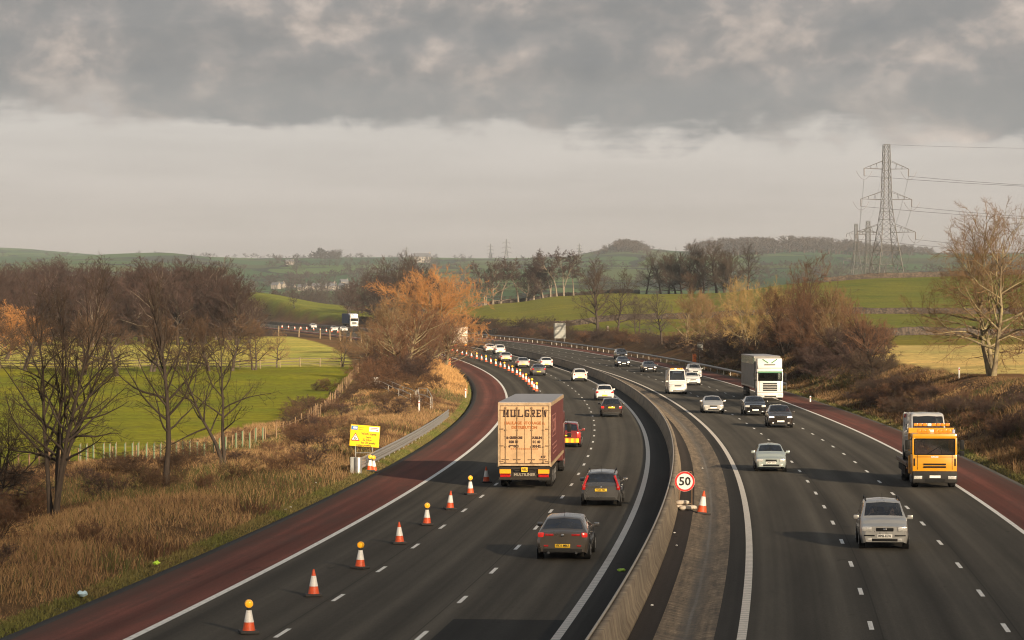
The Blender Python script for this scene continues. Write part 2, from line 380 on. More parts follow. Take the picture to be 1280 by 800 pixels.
# ------------------------------------------------------------------ motorway surfaces
def asphalt(name, col, streak=.25, red=False, dirt=None):
    m,nt,b,out=nodes(name); uv=N(nt,'ShaderNodeUVMap',uv_map='UVMap')
    def mp(s):
        q=N(nt,'ShaderNodeMapping'); q.inputs['Scale'].default_value=s; nt.links.new(uv.outputs[0],q.inputs[0]); return q.outputs[0]
    n1=noise(nt,1.0,3,.5,mp((2.2,.012,1)));  n2=noise(nt,1.0,6,.7,mp((6,6,1))); n3=noise(nt,1.0,5,.65,mp((.5,.05,1))); n4=noise(nt,1.0,2,.5,mp((22,22,1)))
    c=mixc(nt,1.0,col,ramp(nt,n1.outputs[0],[(.3,1-streak),(.7,1+streak)]).outputs[0],'MULTIPLY')
    c=mixc(nt,1.0,c,ramp(nt,n2.outputs[0],[(.3,.84),(.7,1.16)]).outputs[0],'MULTIPLY')
    c=mixc(nt,1.0,c,ramp(nt,n3.outputs[0],[(.3,.85),(.7,1.2)]).outputs[0],'MULTIPLY')
    c=mixc(nt,1.0,c,ramp(nt,n4.outputs[0],[(.25,.72),(.75,1.3)]).outputs[0],'MULTIPLY')
    sx=N(nt,'ShaderNodeSeparateXYZ'); nt.links.new(uv.outputs[0],sx.inputs[0]); lane=math_(nt,'COSINE',math_(nt,'MULTIPLY_ADD',sx.outputs[0],3.40,.5)); wv=math_(nt,'MULTIPLY',lane,ramp(nt,noise(nt,1.0,3,.6,mp((.3,.02,1))).outputs[0],[(.3,.06),(.7,.34)]).outputs[0]); wc=N(nt,'ShaderNodeCombineColor'); [nt.links.new(math_(nt,'ADD',wv,1.0),wc.inputs[i]) for i in range(3)]
    c=mixc(nt,1.0,c,wc.outputs[0],'MULTIPLY')
    sp_=noise(nt,1.0,3,.6,mp((1.3,.35,1))); c=mixc(nt,ramp(nt,sp_.outputs[0],[(.66,0),(.72,.45)]).outputs[0],c,[x*.45 for x in col])
    else_=None
    jd=None
    for jx in (3.47,7.18,19.32,22.88):
        dd=math_(nt,'LESS_THAN',math_(nt,'ABSOLUTE',math_(nt,'SUBTRACT',sx.outputs[0],jx)),.022); jd=dd if jd is None else math_(nt,'MAXIMUM',jd,dd)
    c=mixc(nt,math_(nt,'MULTIPLY',jd,.6),c,[x*.35 for x in col])
    if red:
        od=math_(nt,'MAXIMUM',math_(nt,'SUBTRACT',-1.9,sx.outputs[0]),math_(nt,'SUBTRACT',sx.outputs[0],28.0)); en=noise(nt,1.0,6,.75,mp((1.6,.5,1))); ef=math_(nt,'ADD',maprange(nt,od,-.3,1.1,0,.75,False),math_(nt,'MULTIPLY_ADD',en.outputs[0],1.6,-.85)); c=mixc(nt,math_(nt,'MULTIPLY',math_(nt,'MAXIMUM',ef,0.0,clamp=True),.85),c,(.060,.048,.038))
    if dirt:
        dn=noise(nt,1.0,6,.7,mp((.9,.12,1))); c=mixc(nt,ramp(nt,dn.outputs[0],[(.48,0),(.68,.6)]).outputs[0],c,dirt)
    nt.links.new(c,b.inputs['Base Color']); b.inputs['Roughness'].default_value=.9; b.inputs['Specular IOR Level'].default_value=.12
    bump(nt,b,n2.outputs[0],.15,.01); return m
M_ASPH=asphalt('grey_asphalt',(.058,.052,.042)); M_DARK=asphalt('dark_asphalt',(.034,.031,.027),.3)
M_RED=asphalt('red_asphalt',(.118,.043,.032),.30,red=True,dirt=(.075,.045,.036)); M_PATCH=asphalt('new_asphalt',(.020,.020,.019),.15); M_EDGE=asphalt('gritty_edge',(.058,.054,.05),.3,dirt=(.03,.03,.022)); M_RES=asphalt('reserve_asphalt',(.040,.033,.028),.25)
def strip(name, offs, mats, s0=8, s1=1500, step=3.0, dz=0.0, prof=None):
    """offs: ascending offsets; prof: extra height at each"""
    ss=np.arange(s0,s1+.1,step); prof=prof or [0]*len(offs)
    P=np.stack([road(ss,o,dz+p) for o,p in zip(offs,prof)],1); n=len(offs)
    idx=np.arange(len(ss)*n).reshape(len(ss),n)
    Q=np.stack([idx[:-1,:-1],idx[:-1,1:],idx[1:,1:],idx[1:,:-1]],-1).reshape(-1,4)
    uv=np.stack([np.repeat(np.array(offs,float)[None],len(ss),0),np.repeat(ss[:,None],n,1)],-1).reshape(-1,2)
    me=np_mesh(name,P.reshape(-1,3),Q,mats,uv=uv); return me
def sstrip(name,*a,**k): return tag(link(name,strip(name,*a,**k)),kind='structure')
sstrip('hard_shoulder',[-3.0,-1.5,0],M_RED); sstrip('hard_shoulder',[26.19,27.7,29.2],M_RED)
sstrip('road',[0,2,4,6,8,11.05],M_ASPH); sstrip('road',[15.55,18,20,22,24,26.19],M_ASPH)
sstrip('road_margin',[11.05,12.2],M_DARK); sstrip('road_margin',[14.97,15.55],M_DARK)
sstrip('road_edge',[-3.5,-3.35,-3.0],M_EDGE,prof=[-.35,-.01,0]); sstrip('road_edge',[29.2,29.5,29.65],M_EDGE,prof=[0,-.01,-.35])
sstrip('central_reserve',[12.2,13.42],M_RES)
def channel_mat():
    m,nt,b,out=nodes('stained_channel_concrete'); uv=N(nt,'ShaderNodeUVMap',uv_map='UVMap')
    def mp(s):
        q=N(nt,'ShaderNodeMapping'); q.inputs['Scale'].default_value=s; nt.links.new(uv.outputs[0],q.inputs[0]); return q.outputs[0]
    n1=noise(nt,1.0,6,.72,mp((.9,4.2,1))); n2=noise(nt,1.0,5,.7,mp((4,.25,1))); n3=noise(nt,1.0,5,.65,mp((8,9,1)))
    c=ramp(nt,n1.outputs[0],[(.32,(.070,.050,.031)),(.5,(.150,.110,.068)),(.68,(.29,.215,.13))]).outputs[0]
    c=mixc(nt,1.0,c,ramp(nt,n2.outputs[0],[(.36,.55),(.64,1.4)]).outputs[0],'MULTIPLY')
    c=mixc(nt,1.0,c,ramp(nt,n3.outputs[0],[(.32,.6),(.68,1.35)]).outputs[0],'MULTIPLY')
    # pale silt line along the gutter
    sx=N(nt,'ShaderNodeSeparateXYZ'); nt.links.new(uv.outputs[0],sx.inputs[0])
    wob=math_(nt,'MULTIPLY_ADD',noise(nt,1.0,4,.6,mp((0,.12,1))).outputs[0],.14,-.07)
    dist=math_(nt,'ABSOLUTE',math_(nt,'ADD',math_(nt,'SUBTRACT',sx.outputs[0],14.18),wob))
    f=math_(nt,'MULTIPLY',maprange(nt,dist,.015,.075,1.0,0.0),ramp(nt,n3.outputs[0],[(.35,.2),(.6,.8)]).outputs[0])
    f=math_(nt,'MULTIPLY',f,ramp(nt,noise(nt,1.0,3,.6,mp((0,.03,1))).outputs[0],[(.4,.1),(.55,1)]).outputs[0])
    c=mixc(nt,f,c,(.33,.31,.28)); f2=maprange(nt,dist,.1,.38,.6,0.0); c=mixc(nt,f2,c,(.075,.068,.058))
    nt.links.new(c,b.inputs['Base Color']); b.inputs['Roughness'].default_value=.85
    bump(nt,b,n1.outputs[0],.9,.06); return m
sstrip('drainage_channel',[13.42,13.6,13.95,14.18,14.4,14.75,14.97],channel_mat(),prof=[0,-.03,-.11,-.14,-.11,-.03,0],step=1.5)
# ---- painted lines, each lying 4 mm above the asphalt
def paint(name,rib=False):
    m,nt,b,out=nodes(name); uv=N(nt,'ShaderNodeUVMap',uv_map='UVMap')
    q=N(nt,'ShaderNodeMapping'); q.inputs['Scale'].default_value=(9,3,1); nt.links.new(uv.outputs[0],q.inputs[0])
    n=noise(nt,1.0,6,.7,q.outputs[0]); c=ramp(nt,n.outputs[0],[(.28,(.36,.35,.33)),(.5,(.66,.65,.61)),(.75,(.78,.77,.73))]).outputs[0]
    if rib:
        sx=N(nt,'ShaderNodeSeparateXYZ'); nt.links.new(uv.outputs[0],sx.inputs[0])
        w=math_(nt,'FRACT',math_(nt,'MULTIPLY',sx.outputs[1],2.0)); f=math_(nt,'LESS_THAN',w,.28)
        c=mixc(nt,math_(nt,'MULTIPLY',f,.5),mixc(nt,.5,c,(.60,.51,.40)),(.16,.135,.105))
    nt.links.new(c,b.inputs['Base Color']); b.inputs['Roughness'].default_value=.6; return m
M_WH=paint('white_road_paint'); M_RIB=paint('ribbed_road_paint',True)
def lines():
    for o,w,mm in ((0,.11,M_WH),(10.93,.12,M_RIB),(15.68,.12,M_RIB),(26.19,.10,M_WH)):
        sstrip('edge_line',[o-w,o+w],mm,dz=.004)
    Vs=[];uvs=[]
    def s_of(px,py): return pix_road(px,py)[0]
    for o,ref in ((3.69,s_of(478,711.7)),(7.40,s_of(617.7,713.5)),(19.08,s_of(1063.7,705)),(22.64,s_of(1198,706.7))):
        s0=ref-9*9
        for k in range(170):
            s=s0+9*k
            if s<10 or s>1450: continue
            a,b_=o-.065,o+.065
            for (ss,oo) in ((s-1,a),(s-1,b_),(s+1,b_),(s+1,a)): Vs.append(road(ss,oo,.005)); uvs.append((oo,ss))
    Vs=np.array(Vs); Q=np.arange(len(Vs)).reshape(-1,4)
    tag(link('lane_markings',np_mesh('lane_markings',Vs,Q,M_WH,uv=np.array(uvs))),kind='structure')
lines()
sstrip('asphalt_patch',[7.75,9.3,11.0],M_PATCH,s0=8,s1=pix_road(610,769)[0],step=2.0,dz=.003)

# ------------------------------------------------------------------ sky, sun, air, camera
SUN_AZ, SUN_EL = R(29), R(17)          # behind the camera to the right
to_sun=Vector((math.sin(SUN_AZ)*math.cos(SUN_EL),-math.cos(SUN_AZ)*math.cos(SUN_EL),math.sin(SUN_EL)))
def make_world():
    w=bpy.data.worlds.new('World'); SC.world=w; w.use_nodes=True; nt=w.node_tree; nt.nodes.clear()
    out=N(nt,'ShaderNodeOutputWorld')
    sky=N(nt,'ShaderNodeTexSky',sky_type='NISHITA'); sky.sun_disc=False; sky.sun_elevation=SUN_EL
    sky.sun_rotation=math.atan2(to_sun.x,to_sun.y); sky.air_density=1.5; sky.dust_density=3.0
    bg1=N(nt,'ShaderNodeBackground'); nt.links.new(sky.outputs[0],bg1.inputs[0]); bg1.inputs[1].default_value=.09
    tc=N(nt,'ShaderNodeTexCoord'); d=N(nt,'ShaderNodeSeparateXYZ'); nt.links.new(tc.outputs['Generated'],d.inputs[0])
    el=math_(nt,'MULTIPLY',math_(nt,'ARCSINE',d.outputs[2]),57.2958)
    az=math_(nt,'MULTIPLY',math_(nt,'ARCTAN2',d.outputs[0],d.outputs[1]),57.2958)
    cv=N(nt,'ShaderNodeCombineXYZ'); nt.links.new(az,cv.inputs[0]); nt.links.new(math_(nt,'MULTIPLY',el,1.45),cv.inputs[1])
    cs=N(nt,'ShaderNodeCombineXYZ'); nt.links.new(math_(nt,'MULTIPLY',az,.28),cs.inputs[0]); nt.links.new(math_(nt,'MULTIPLY',el,2.4),cs.inputs[1]); cs.inputs[2].default_value=4.0
    nb=noise(nt,.27,8,.56,cv.outputs[0]); nb.inputs['Distortion'].default_value=.35; nd=noise(nt,1.0,8,.54,cv.outputs[0]); nd.inputs['Distortion'].default_value=.3; ns=noise(nt,.55,6,.6,cs.outputs[0])
    # broken grey cloud: dark undersides, warm lit gaps
    v=math_(nt,'ADD',math_(nt,'MULTIPLY',nb.outputs[0],.66),math_(nt,'MULTIPLY',nd.outputs[0],.34))
    cl=ramp(nt,v,[(.36,(.225,.23,.238)),(.46,(.26,.258,.258)),(.52,(.325,.305,.295)),(.565,(.45,.395,.36)),(.625,(.62,.53,.47)),(.76,(.70,.65,.62))]).outputs[0]
    sv=ramp(nt,ns.outputs[0],[(.35,.95),(.65,1.05)]).outputs[0]
    cl=mixc(nt,1.0,cl,sv,'MULTIPLY')
    # streaky darker base near the lower rim of the bank
    rim=math_(nt,'MULTIPLY',maprange(nt,el,3.6,4.0),maprange(nt,el,4.5,5.2,1.0,0.0)); cl=mixc(nt,math_(nt,'MULTIPLY',rim,.55),cl,(.30,.297,.292))
    # pale clear strip above the hills
    er=N(nt,'ShaderNodeMapRange'); nt.links.new(el,er.inputs[0]); er.inputs[1].default_value=0.0; er.inputs[2].default_value=4.0
    strip_=ramp(nt,er.outputs[0],[(0,(.43,.345,.295)),(.35,(.46,.39,.345)),(.7,(.545,.492,.45)),(1,(.60,.56,.52))]).outputs[0]
    strip_=mixc(nt,1.0,strip_,ramp(nt,ns.outputs[0],[(.35,.93),(.65,1.05)]).outputs[0],'MULTIPLY')
    lo=math_(nt,'ADD',el,math_(nt,'MULTIPLY_ADD',ns.outputs[0],1.5,-.75)); lo=math_(nt,'ADD',lo,math_(nt,'MULTIPLY',az,.022))
    lo=math_(nt,'ADD',lo,math_(nt,'MULTIPLY_ADD',nd.outputs[0],1.3,-.65))
    f=maprange(nt,lo,3.65,4.2)
    col=mixc(nt,f,strip_,cl)
    bg2=N(nt,'ShaderNodeBackground'); nt.links.new(col,bg2.inputs[0]); bg2.inputs[1].default_value=SKYK
    # higher up the cloud opens and blue sky comes through
    gap=math_(nt,'MULTIPLY',maprange(nt,el,9,25),ramp(nt,nb.outputs[0],[(.46,0.0),(.58,.75)]).outputs[0])
    mx=N(nt,'ShaderNodeMixShader'); nt.links.new(gap,mx.inputs[0]); nt.links.new(bg2.outputs[0],mx.inputs[1]); nt.links.new(bg1.outputs[0],mx.inputs[2])
    nt.links.new(mx.outputs[0],out.inputs[0])
SKYK=.5
make_world()
sd=bpy.data.lights.new('sun','SUN'); sd.energy=5.0; sd.angle=R(1.2); sd.color=(1.0,.80,.56)
so=bpy.data.objects.new('sun',sd); C.objects.link(so); so.rotation_euler=(-to_sun).to_track_quat('-Z','Y').to_euler()
SC.view_settings.view_transform='Standard'; SC.view_settings.look='None'; SC.view_settings.exposure=1.0; SC.view_settings.gamma=1.0; SC.view_settings.use_curve_mapping=False
cam=bpy.data.cameras.new('camera'); cam.sensor_width=36; cam.lens=F/1280*36; cam.clip_end=20000; cam.clip_start=1
co=bpy.data.objects.new('camera',cam); C.objects.link(co); co.location=(0,0,H); co.rotation_euler=(R(90)-math.atan((400-YH)/F),0,0)
SC.camera=co
SC.cycles.use_denoising=True; SC.cycles.denoiser='OPENIMAGEDENOISE'; SC.cycles.denoising_prefilter='ACCURATE'; SC.cycles.denoising_input_passes='RGB_ALBEDO_NORMAL'; SC.cycles.filter_width=1.1; SC.cycles.use_adaptive_sampling=False
SC.cycles.max_bounces=5; SC.cycles.transparent_max_bounces=12; SC.cycles.sample_clamp_indirect=4
def haze():
    mb=MB(); mb.box((0,3450,100),(4400,7200,232)); m,nt,b,out=nodes('thin_damp_air'); nt.nodes.remove(b)
    pv=N(nt,'ShaderNodeVolumePrincipled'); pv.inputs['Color'].default_value=(.78,.89,1,1); pv.inputs['Density'].default_value=.00006
    nt.links.new(pv.outputs[0],out.inputs['Volume']); o=mb.build('haze',m); tag(o,kind='stuff'); return o
haze()

def shade_cloud():
    """unseen raft of puffs added behind the camera, laid out to shade the near road"""
    rg_=random.Random(12); ico=bmesh.new(); bmesh.ops.create_icosphere(ico,subdivisions=2,radius=1); ico.verts.index_update()
    IV=[v.co.copy() for v in ico.verts]; IF=[tuple(v.index for v in f.verts) for f in ico.faces]; ico.free(); mb=MB(); hz=Vector((to_sun.x,to_sun.y)).normalized()
    for k in range(5200):
        X=rg_.uniform(-190,190); Y=rg_.uniform(-150,215); e=float(np.interp(X,[-80,-30,-12,6,20,45,90],[172,162,146,104,104,150,180]))  # edge of the added, unseen shade puffs, set to leave the lorry lit
        p=1-float(sst(e-17,e+17,np.array(Y)))
        if rg_.random()>p*float(np.interp(X,[-30,-10,40,60],[.13,.23,.23,.15])): continue
        alt=rg_.uniform(470,520); d=alt/math.tan(SUN_EL); c=Vector((X+hz.x*d,Y+hz.y*d,alt)); r=rg_.uniform(3,6.2)
        b=len(mb.v); j=rg_.uniform(.7,1.3)
        mb.v+=[tuple(c+Vector((v.x*r*j,v.y*r,v.z*r*.8))) for v in IV]; mb.f+=[tuple(i+b for i in f) for f in IF]; mb.m+=[0]*len(IF)
    o=mb.build('shade_cloud',mat('shade_puffs',(.8,.8,.8),.9,scale=.05),smooth=True); tag(o,kind='stuff')
shade_cloud()
# ------------------------------------------------------------------ winter trees
def tubes(paths, k):
    """paths: list of (pts (n,3), radii (n)) of equal n -> verts, quads"""
    if not paths: return np.zeros((0,3)),np.zeros((0,4),int)
    P=np.array([p for p,_ in paths]); Rr=np.array([r for _,r in paths]); m,n,_=P.shape
    D=np.empty_like(P); D[:,1:-1]=P[:,2:]-P[:,:-2]; D[:,0]=P[:,1]-P[:,0]; D[:,-1]=P[:,-1]-P[:,-2]
    D/=np.linalg.norm(D,axis=2,keepdims=True)+1e-9
    up=np.where(np.abs(D[:,:1,2:])>.9,np.array([1.,0,0]),np.array([0,0,1.])); up=np.repeat(up,n,1)
    A=np.cross(D,up); A/=np.linalg.norm(A,axis=2,keepdims=True)+1e-9; B=np.cross(D,A)
    t=np.arange(k)*2*np.pi/k
    Vv=P[:,:,None,:]+Rr[:,:,None,None]*(np.cos(t)[None,None,:,None]*A[:,:,None,:]+np.sin(t)[None,None,:,None]*B[:,:,None,:])
    idx=np.arange(m*n*k).reshape(m,n,k); nx=np.roll(idx,-1,2)
    Qq=np.stack([idx[:,:-1],nx[:,:-1],nx[:,1:],idx[:,1:]],-1).reshape(-1,4)
    return Vv.reshape(-1,3),Qq
def rot_about(d, axis, a):
    return d*math.cos(a)+np.cross(axis,d)*math.sin(a)+axis*np.dot(axis,d)*(1-math.cos(a))
def grow(rng, p, d, L, r0, r1, n, trop, wob):
    pts=[p]; d=d/np.linalg.norm(d); st=L/(n-1)
    for i in range(n-1):
        d=d+np.array([0,0,trop/(n-1)])+rng.normal(0,wob,3); d/=np.linalg.norm(d); p=p+d*st; pts.append(p)
    return np.array(pts),np.linspace(r0,r1,n)
def tree_meshes(name, seed, Ht, stems=1, lean=.0, clear=.25, limb_n=14, limb_len=.5, a_low=68, a_top=22, n2=8, n3=8, n4=5,
                r_trunk=.022, twig_r=.008, trop=.5, wob=.13, taper_top=.5, l2=.5, l3=.42, l4=.34, leader=.86, splay=0.3, squash=1.0, lr=.024):
    rng=np.random.default_rng(seed); lev=[[],[],[],[],[]]
    NP=[9,7,5,4,3]
    for sN in range(stems):
        az=rng.uniform(0,6.28); hh=Ht*leader*rng.uniform(.82,1.0) if stems>1 else Ht*leader
        d0=np.array([math.cos(az)*splay*(stems>1)+lean,math.sin(az)*splay*(stems>1),1.0])
        base=np.array([math.cos(az),math.sin(az),0])*(.02*Ht*(stems>1)); base[2]=-.25
        rt=Ht*r_trunk/(math.sqrt(stems))
        tp,tr=grow(rng,base,d0,hh+.25,rt*1.15,rt*.12,NP[0],.35*(stems>1),.05+wob*.25); tr[0]*=1.35
        lev[0].append((tp,tr))
        ln=max(3,int(limb_n/stems**.7)); ga=rng.uniform(0,6.28)
        for i in range(ln):
            t=clear+(1-clear)*((i+rng.uniform(.1,.9))/ln)**.9; t=min(t,.98)
            f=t*(NP[0]-1); k=min(int(f),NP[0]-2); fr=f-k; p=tp[k]*(1-fr)+tp[k+1]*fr; rr=np.interp(t,np.linspace(0,1,NP[0]),tr)
            q=(t-clear)/(1-clear); ang=R(a_low+(a_top-a_low)*q+rng.normal(0,7)); ga+=2.4+rng.normal(0,.3)
            ax=tp[k+1]-tp[k]; ax/=np.linalg.norm(ax); o=np.cross(ax,[1,0,.1]); o/=np.linalg.norm(o); o=rot_about(o,ax,ga)
            d=ax*math.cos(ang)+o*math.sin(ang)
            L=Ht*limb_len*(1-taper_top*q**1.3)*rng.uniform(.78,1.12)
            lp,lrr=grow(rng,p,d,L,min(rr*.72,L*lr+.010),max(twig_r,.012),NP[1],trop,wob)
            lev[1].append((lp,lrr))
            m2=max(3,round(n2*min(1.0,L/(Ht*limb_len*.75))))
            for j in range(m2):
                t2=.18+.8*(j+rng.uniform(0,1))/m2; f=t2*(NP[1]-1); k2=min(int(f),NP[1]-2); fr=f-k2; p2=lp[k2]*(1-fr)+lp[k2+1]*fr
                ax2=lp[k2+1]-lp[k2]; ax2/=np.linalg.norm(ax2); o2=np.cross(ax2,rng.normal(0,1,3)); o2/=np.linalg.norm(o2)+1e-9
                a2=R(rng.uniform(32,62)); d2=ax2*math.cos(a2)+o2*math.sin(a2); L2=L*l2*(1-.5*t2)*rng.uniform(.7,1.2)
                bp,br=grow(rng,p2,d2,L2,max(twig_r*1.6,L2*.013),twig_r*1.1,NP[2],trop*.9,wob)
                lev[2].append((bp,br))
                m3=max(3,round(n3*min(1.0,L2/(Ht*limb_len*l2*.6))))
                for m in range(m3):
                    t3=.12+.86*(m+rng.uniform(0,1))/m3; f=t3*(NP[2]-1); k3=min(int(f),NP[2]-2); fr=f-k3; p3=bp[k3]*(1-fr)+bp[k3+1]*fr
                    ax3=bp[k3+1]-bp[k3]; ax3/=np.linalg.norm(ax3); o3=np.cross(ax3,rng.normal(0,1,3)); o3/=np.linalg.norm(o3)+1e-9
                    a3=R(rng.uniform(28,60)); d3=ax3*math.cos(a3)+o3*math.sin(a3); L3=max(.25,L2*l3*(1-.4*t3)*rng.uniform(.6,1.25))
                    cp,cr=grow(rng,p3,d3,L3,twig_r*1.15,twig_r*.75,NP[3],trop*.8,wob)
                    lev[3].append((cp,cr))
                    for q4 in range(n4):
                        t4=.15+.85*(q4+rng.uniform(0,1))/n4; f=t4*(NP[3]-1); k4=min(int(f),NP[3]-2); fr=f-k4; p4=cp[k4]*(1-fr)+cp[k4+1]*fr
                        ax4=cp[k4+1]-cp[k4]; ax4/=np.linalg.norm(ax4)+1e-9; d4=ax4+rng.normal(0,.5,3); d4/=np.linalg.norm(d4)
                        L4=max(.18,L3*l4*1.6*rng.uniform(.6,1.3))
                        lev[4].append(grow(rng,p4,d4,L4,twig_r*.8,twig_r*.45,NP[4],trop*.5,wob))
    def cat(parts):
        Vs=[];Qs=[];b=0
        for (v,q) in parts:
            Vs.append(v); Qs.append(q+b); b+=len(v)
        return np.concatenate(Vs),np.concatenate(Qs)
    tv,tq=cat([tubes(lev[0],8),tubes(lev[1],5)])
    cv,cq=cat([tubes(lev[2],3),tubes(lev[3],3),tubes(lev[4],3)])
    tv[:,2]*=squash; cv[:,2]*=squash
    return np_mesh('trunk',tv,tq,M_BARK),np_mesh('crown',cv,cq,M_TWIG)
def bark(name, col, lichen=None):
    m,nt,b,out=nodes(name); v=objvec(nt,(3,3,.7)); n=noise(nt,2.2,6,.7,v)
    c=ramp(nt,n.outputs[0],[(.3,[x*.6 for x in col]),(.7,[x*1.35 for x in col])]).outputs[0]
    if lichen: c=mixc(nt,ramp(nt,noise(nt,1.1,5,.7,objvec(nt)).outputs[0],[(.45,0),(.62,.85)]).outputs[0],c,lichen)
    nt.links.new(c,b.inputs['Base Color']); b.inputs['Roughness'].default_value=.9; b.inputs['Specular IOR Level'].default_value=.2
    bump(nt,b,n.outputs[0],.5,.03); return m
def twig(name, col, var=.35):
    m,nt,b,out=nodes(name); v=objvec(nt); n=noise(nt,.55,3,.6,v); oi=N(nt,'ShaderNodeObjectInfo')
    c=ramp(nt,n.outputs[0],[(.3,[x*(1-var) for x in col]),(.7,[min(1,x*(1+var)) for x in col])]).outputs[0]
    k=maprange(nt,oi.outputs['Random'],0,1,.75,1.25,False); cc=N(nt,'ShaderNodeCombineColor'); [nt.links.new(k,cc.inputs[i]) for i in range(3)]
    c=mixc(nt,1.0,c,cc.outputs[0],'MULTIPLY')
    nt.links.new(c,b.inputs['Base Color']); b.inputs['Roughness'].default_value=.85; b.inputs['Specular IOR Level'].default_value=.2; return m
M_BARK=bark('grey_brown_bark',(.070,.055,.042)); M_TWIG=twig('brown_twigs',(.075,.048,.034))
B_DARK=bark('dark_bark',(.055,.042,.033)); B_PALE=bark('pale_lichened_bark',(.17,.135,.085),(.26,.22,.11)); B_BIRCH=bark('pale_grey_bark',(.20,.165,.125),(.12,.10,.08))
T_DARK=twig('dark_twigs',(.062,.043,.031)); T_BEECH=twig('purple_brown_twigs',(.058,.036,.030)); T_ORANGE=twig('orange_twigs',(.32,.155,.055)); T_TAN=twig('tan_twigs',(.19,.118,.060)); T_RED=twig('reddish_twigs',(.125,.066,.038)); T_GREY=twig('grey_twigs',(.075,.058,.050)); T_YELL=twig('yellowish_twigs',(.25,.17,.070))  # T_BEECH has cloud shade put into its colour: darkened for the left wood
T_HEDGE=twig('hedgerow_brown_twigs',(.098,.058,.034))
TPL={}
def tpl(k,**kw): TPL[k]=(tree_meshes(k,**kw),kw['Ht'])
tpl('spread',seed=11,Ht=12,clear=.18,limb_n=20,limb_len=.54,n2=9,n3=8,n4=4,twig_r=.012,wob=.15,trop=.28,a_low=76,a_top=20)
tpl('spread2',seed=12,Ht=12,clear=.22,limb_n=17,limb_len=.58,n2=9,n3=8,n4=4,twig_r=.012,wob=.17,a_low=80,trop=.25)
tpl('spread3',seed=13,Ht=12,stems=2,clear=.20,limb_n=20,limb_len=.50,n2=9,n3=8,n4=4,twig_r=.012,splay=.22,trop=.28,a_low=75)
tpl('beech',seed=21,Ht=16,clear=.10,limb_n=26,limb_len=.54,n2=9,n3=9,n4=4,twig_r=.022,wob=.11,trop=.3,a_low=78)
tpl('beech2',seed=22,Ht=16,stems=2,clear=.12,limb_n=26,limb_len=.50,n2=9,n3=9,n4=4,twig_r=.022,wob=.12,trop=.3,splay=.2,a_low=76)
tpl('far',seed=25,Ht=14,clear=.12,limb_n=12,limb_len=.5,n2=6,n3=5,n4=2,twig_r=.07,wob=.1,trop=.4,a_low=76)
tpl('far2',seed=26,Ht=14,stems=2,clear=.12,limb_n=12,limb_len=.5,n2=6,n3=5,n4=2,twig_r=.07,wob=.12,trop=.35,splay=.25)
tpl('birch',seed=31,Ht=16,clear=.42,limb_n=18,limb_len=.27,n2=9,n3=8,n4=5,twig_r=.020,wob=.17,trop=.15,a_low=58,a_top=25,taper_top=.2,r_trunk=.013)
tpl('birch2',seed=33,Ht=16,stems=2,clear=.38,limb_n=22,limb_len=.26,n2=9,n3=8,n4=5,twig_r=.020,wob=.17,trop=.15,a_low=60,a_top=28,taper_top=.2,splay=.07,r_trunk=.015)
tpl('orange',seed=41,Ht=15,stems=5,clear=.16,limb_n=52,limb_len=.46,n2=9,n3=9,n4=5,twig_r=.0115,wob=.12,trop=.26,splay=.52,a_low=76,a_top=32,taper_top=.3,leader=.80)
tpl('bush',seed=51,Ht=4,stems=7,clear=.08,limb_n=30,limb_len=.5,n2=6,n3=6,n4=4,twig_r=.007,splay=.55,r_trunk=.02,trop=.35,wob=.18)
tpl('bush2',seed=52,Ht=4,stems=9,clear=.05,limb_n=34,limb_len=.55,n2=6,n3=6,n4=4,twig_r=.007,splay=.85,r_trunk=.018,trop=.25,wob=.22)
tpl('fan',seed=61,Ht=9,stems=3,clear=.10,limb_n=34,limb_len=.54,n2=8,n3=8,n4=4,twig_r=.010,splay=.30,a_low=62,a_top=22,trop=.42,wob=.12)
tpl('fan2',seed=62,Ht=9,stems=1,clear=.16,limb_n=26,limb_len=.54,n2=8,n3=8,n4=5,twig_r=.010,a_low=64,a_top=20,trop=.42,wob=.12)
# trees of the near left verge and the big one on the right, each grown for itself
tpl('near_multi',seed=71,Ht=9.7,stems=4,clear=.24,limb_n=50,limb_len=.38,n2=8,n3=6,n4=3,twig_r=.0048,splay=.22,a_low=62,a_top=26,trop=.32,wob=.15,r_trunk=.026,leader=.97,lr=.017,taper_top=.42)
tpl('near_single',seed=78,Ht=9.8,stems=1,clear=.24,limb_n=32,limb_len=.42,n2=7,n3=6,n4=2,twig_r=.0048,a_low=70,a_top=16,trop=.5,wob=.11,r_trunk=.0165,leader=.97,lr=.015,taper_top=.62)
tpl('near_pair',seed=73,Ht=8.3,stems=2,clear=.30,limb_n=26,limb_len=.36,n2=7,n3=6,n4=3,twig_r=.0048,splay=.14,a_low=62,a_top=20,trop=.45,wob=.15,r_trunk=.017,lr=.016)
tpl('near_scrub',seed=74,Ht=7,stems=5,clear=.15,limb_n=40,limb_len=.55,n2=8,n3=7,n4=4,twig_r=.0055,splay=.6,a_low=78,a_top=40,trop=.2,wob=.2,r_trunk=.025,lr=.018)
tpl('right_big',seed=88,Ht=13.5,stems=3,clear=.20,limb_n=42,limb_len=.56,n2=10,n3=9,n4=5,twig_r=.0075,splay=.28,a_low=80,a_top=26,trop=.25,wob=.17,r_trunk=.026,leader=.9,taper_top=.45,lr=.016)
_pm={}
def painted(k,nm,me,mm):
    key=(k,nm,mm.name)
    if key not in _pm:
        if not any(q[0]==k and q[1]==nm for q in _pm): c=me
        else: c=me.copy()
        c.materials.clear(); c.materials.append(mm); _pm[key]=c
    return _pm[key]
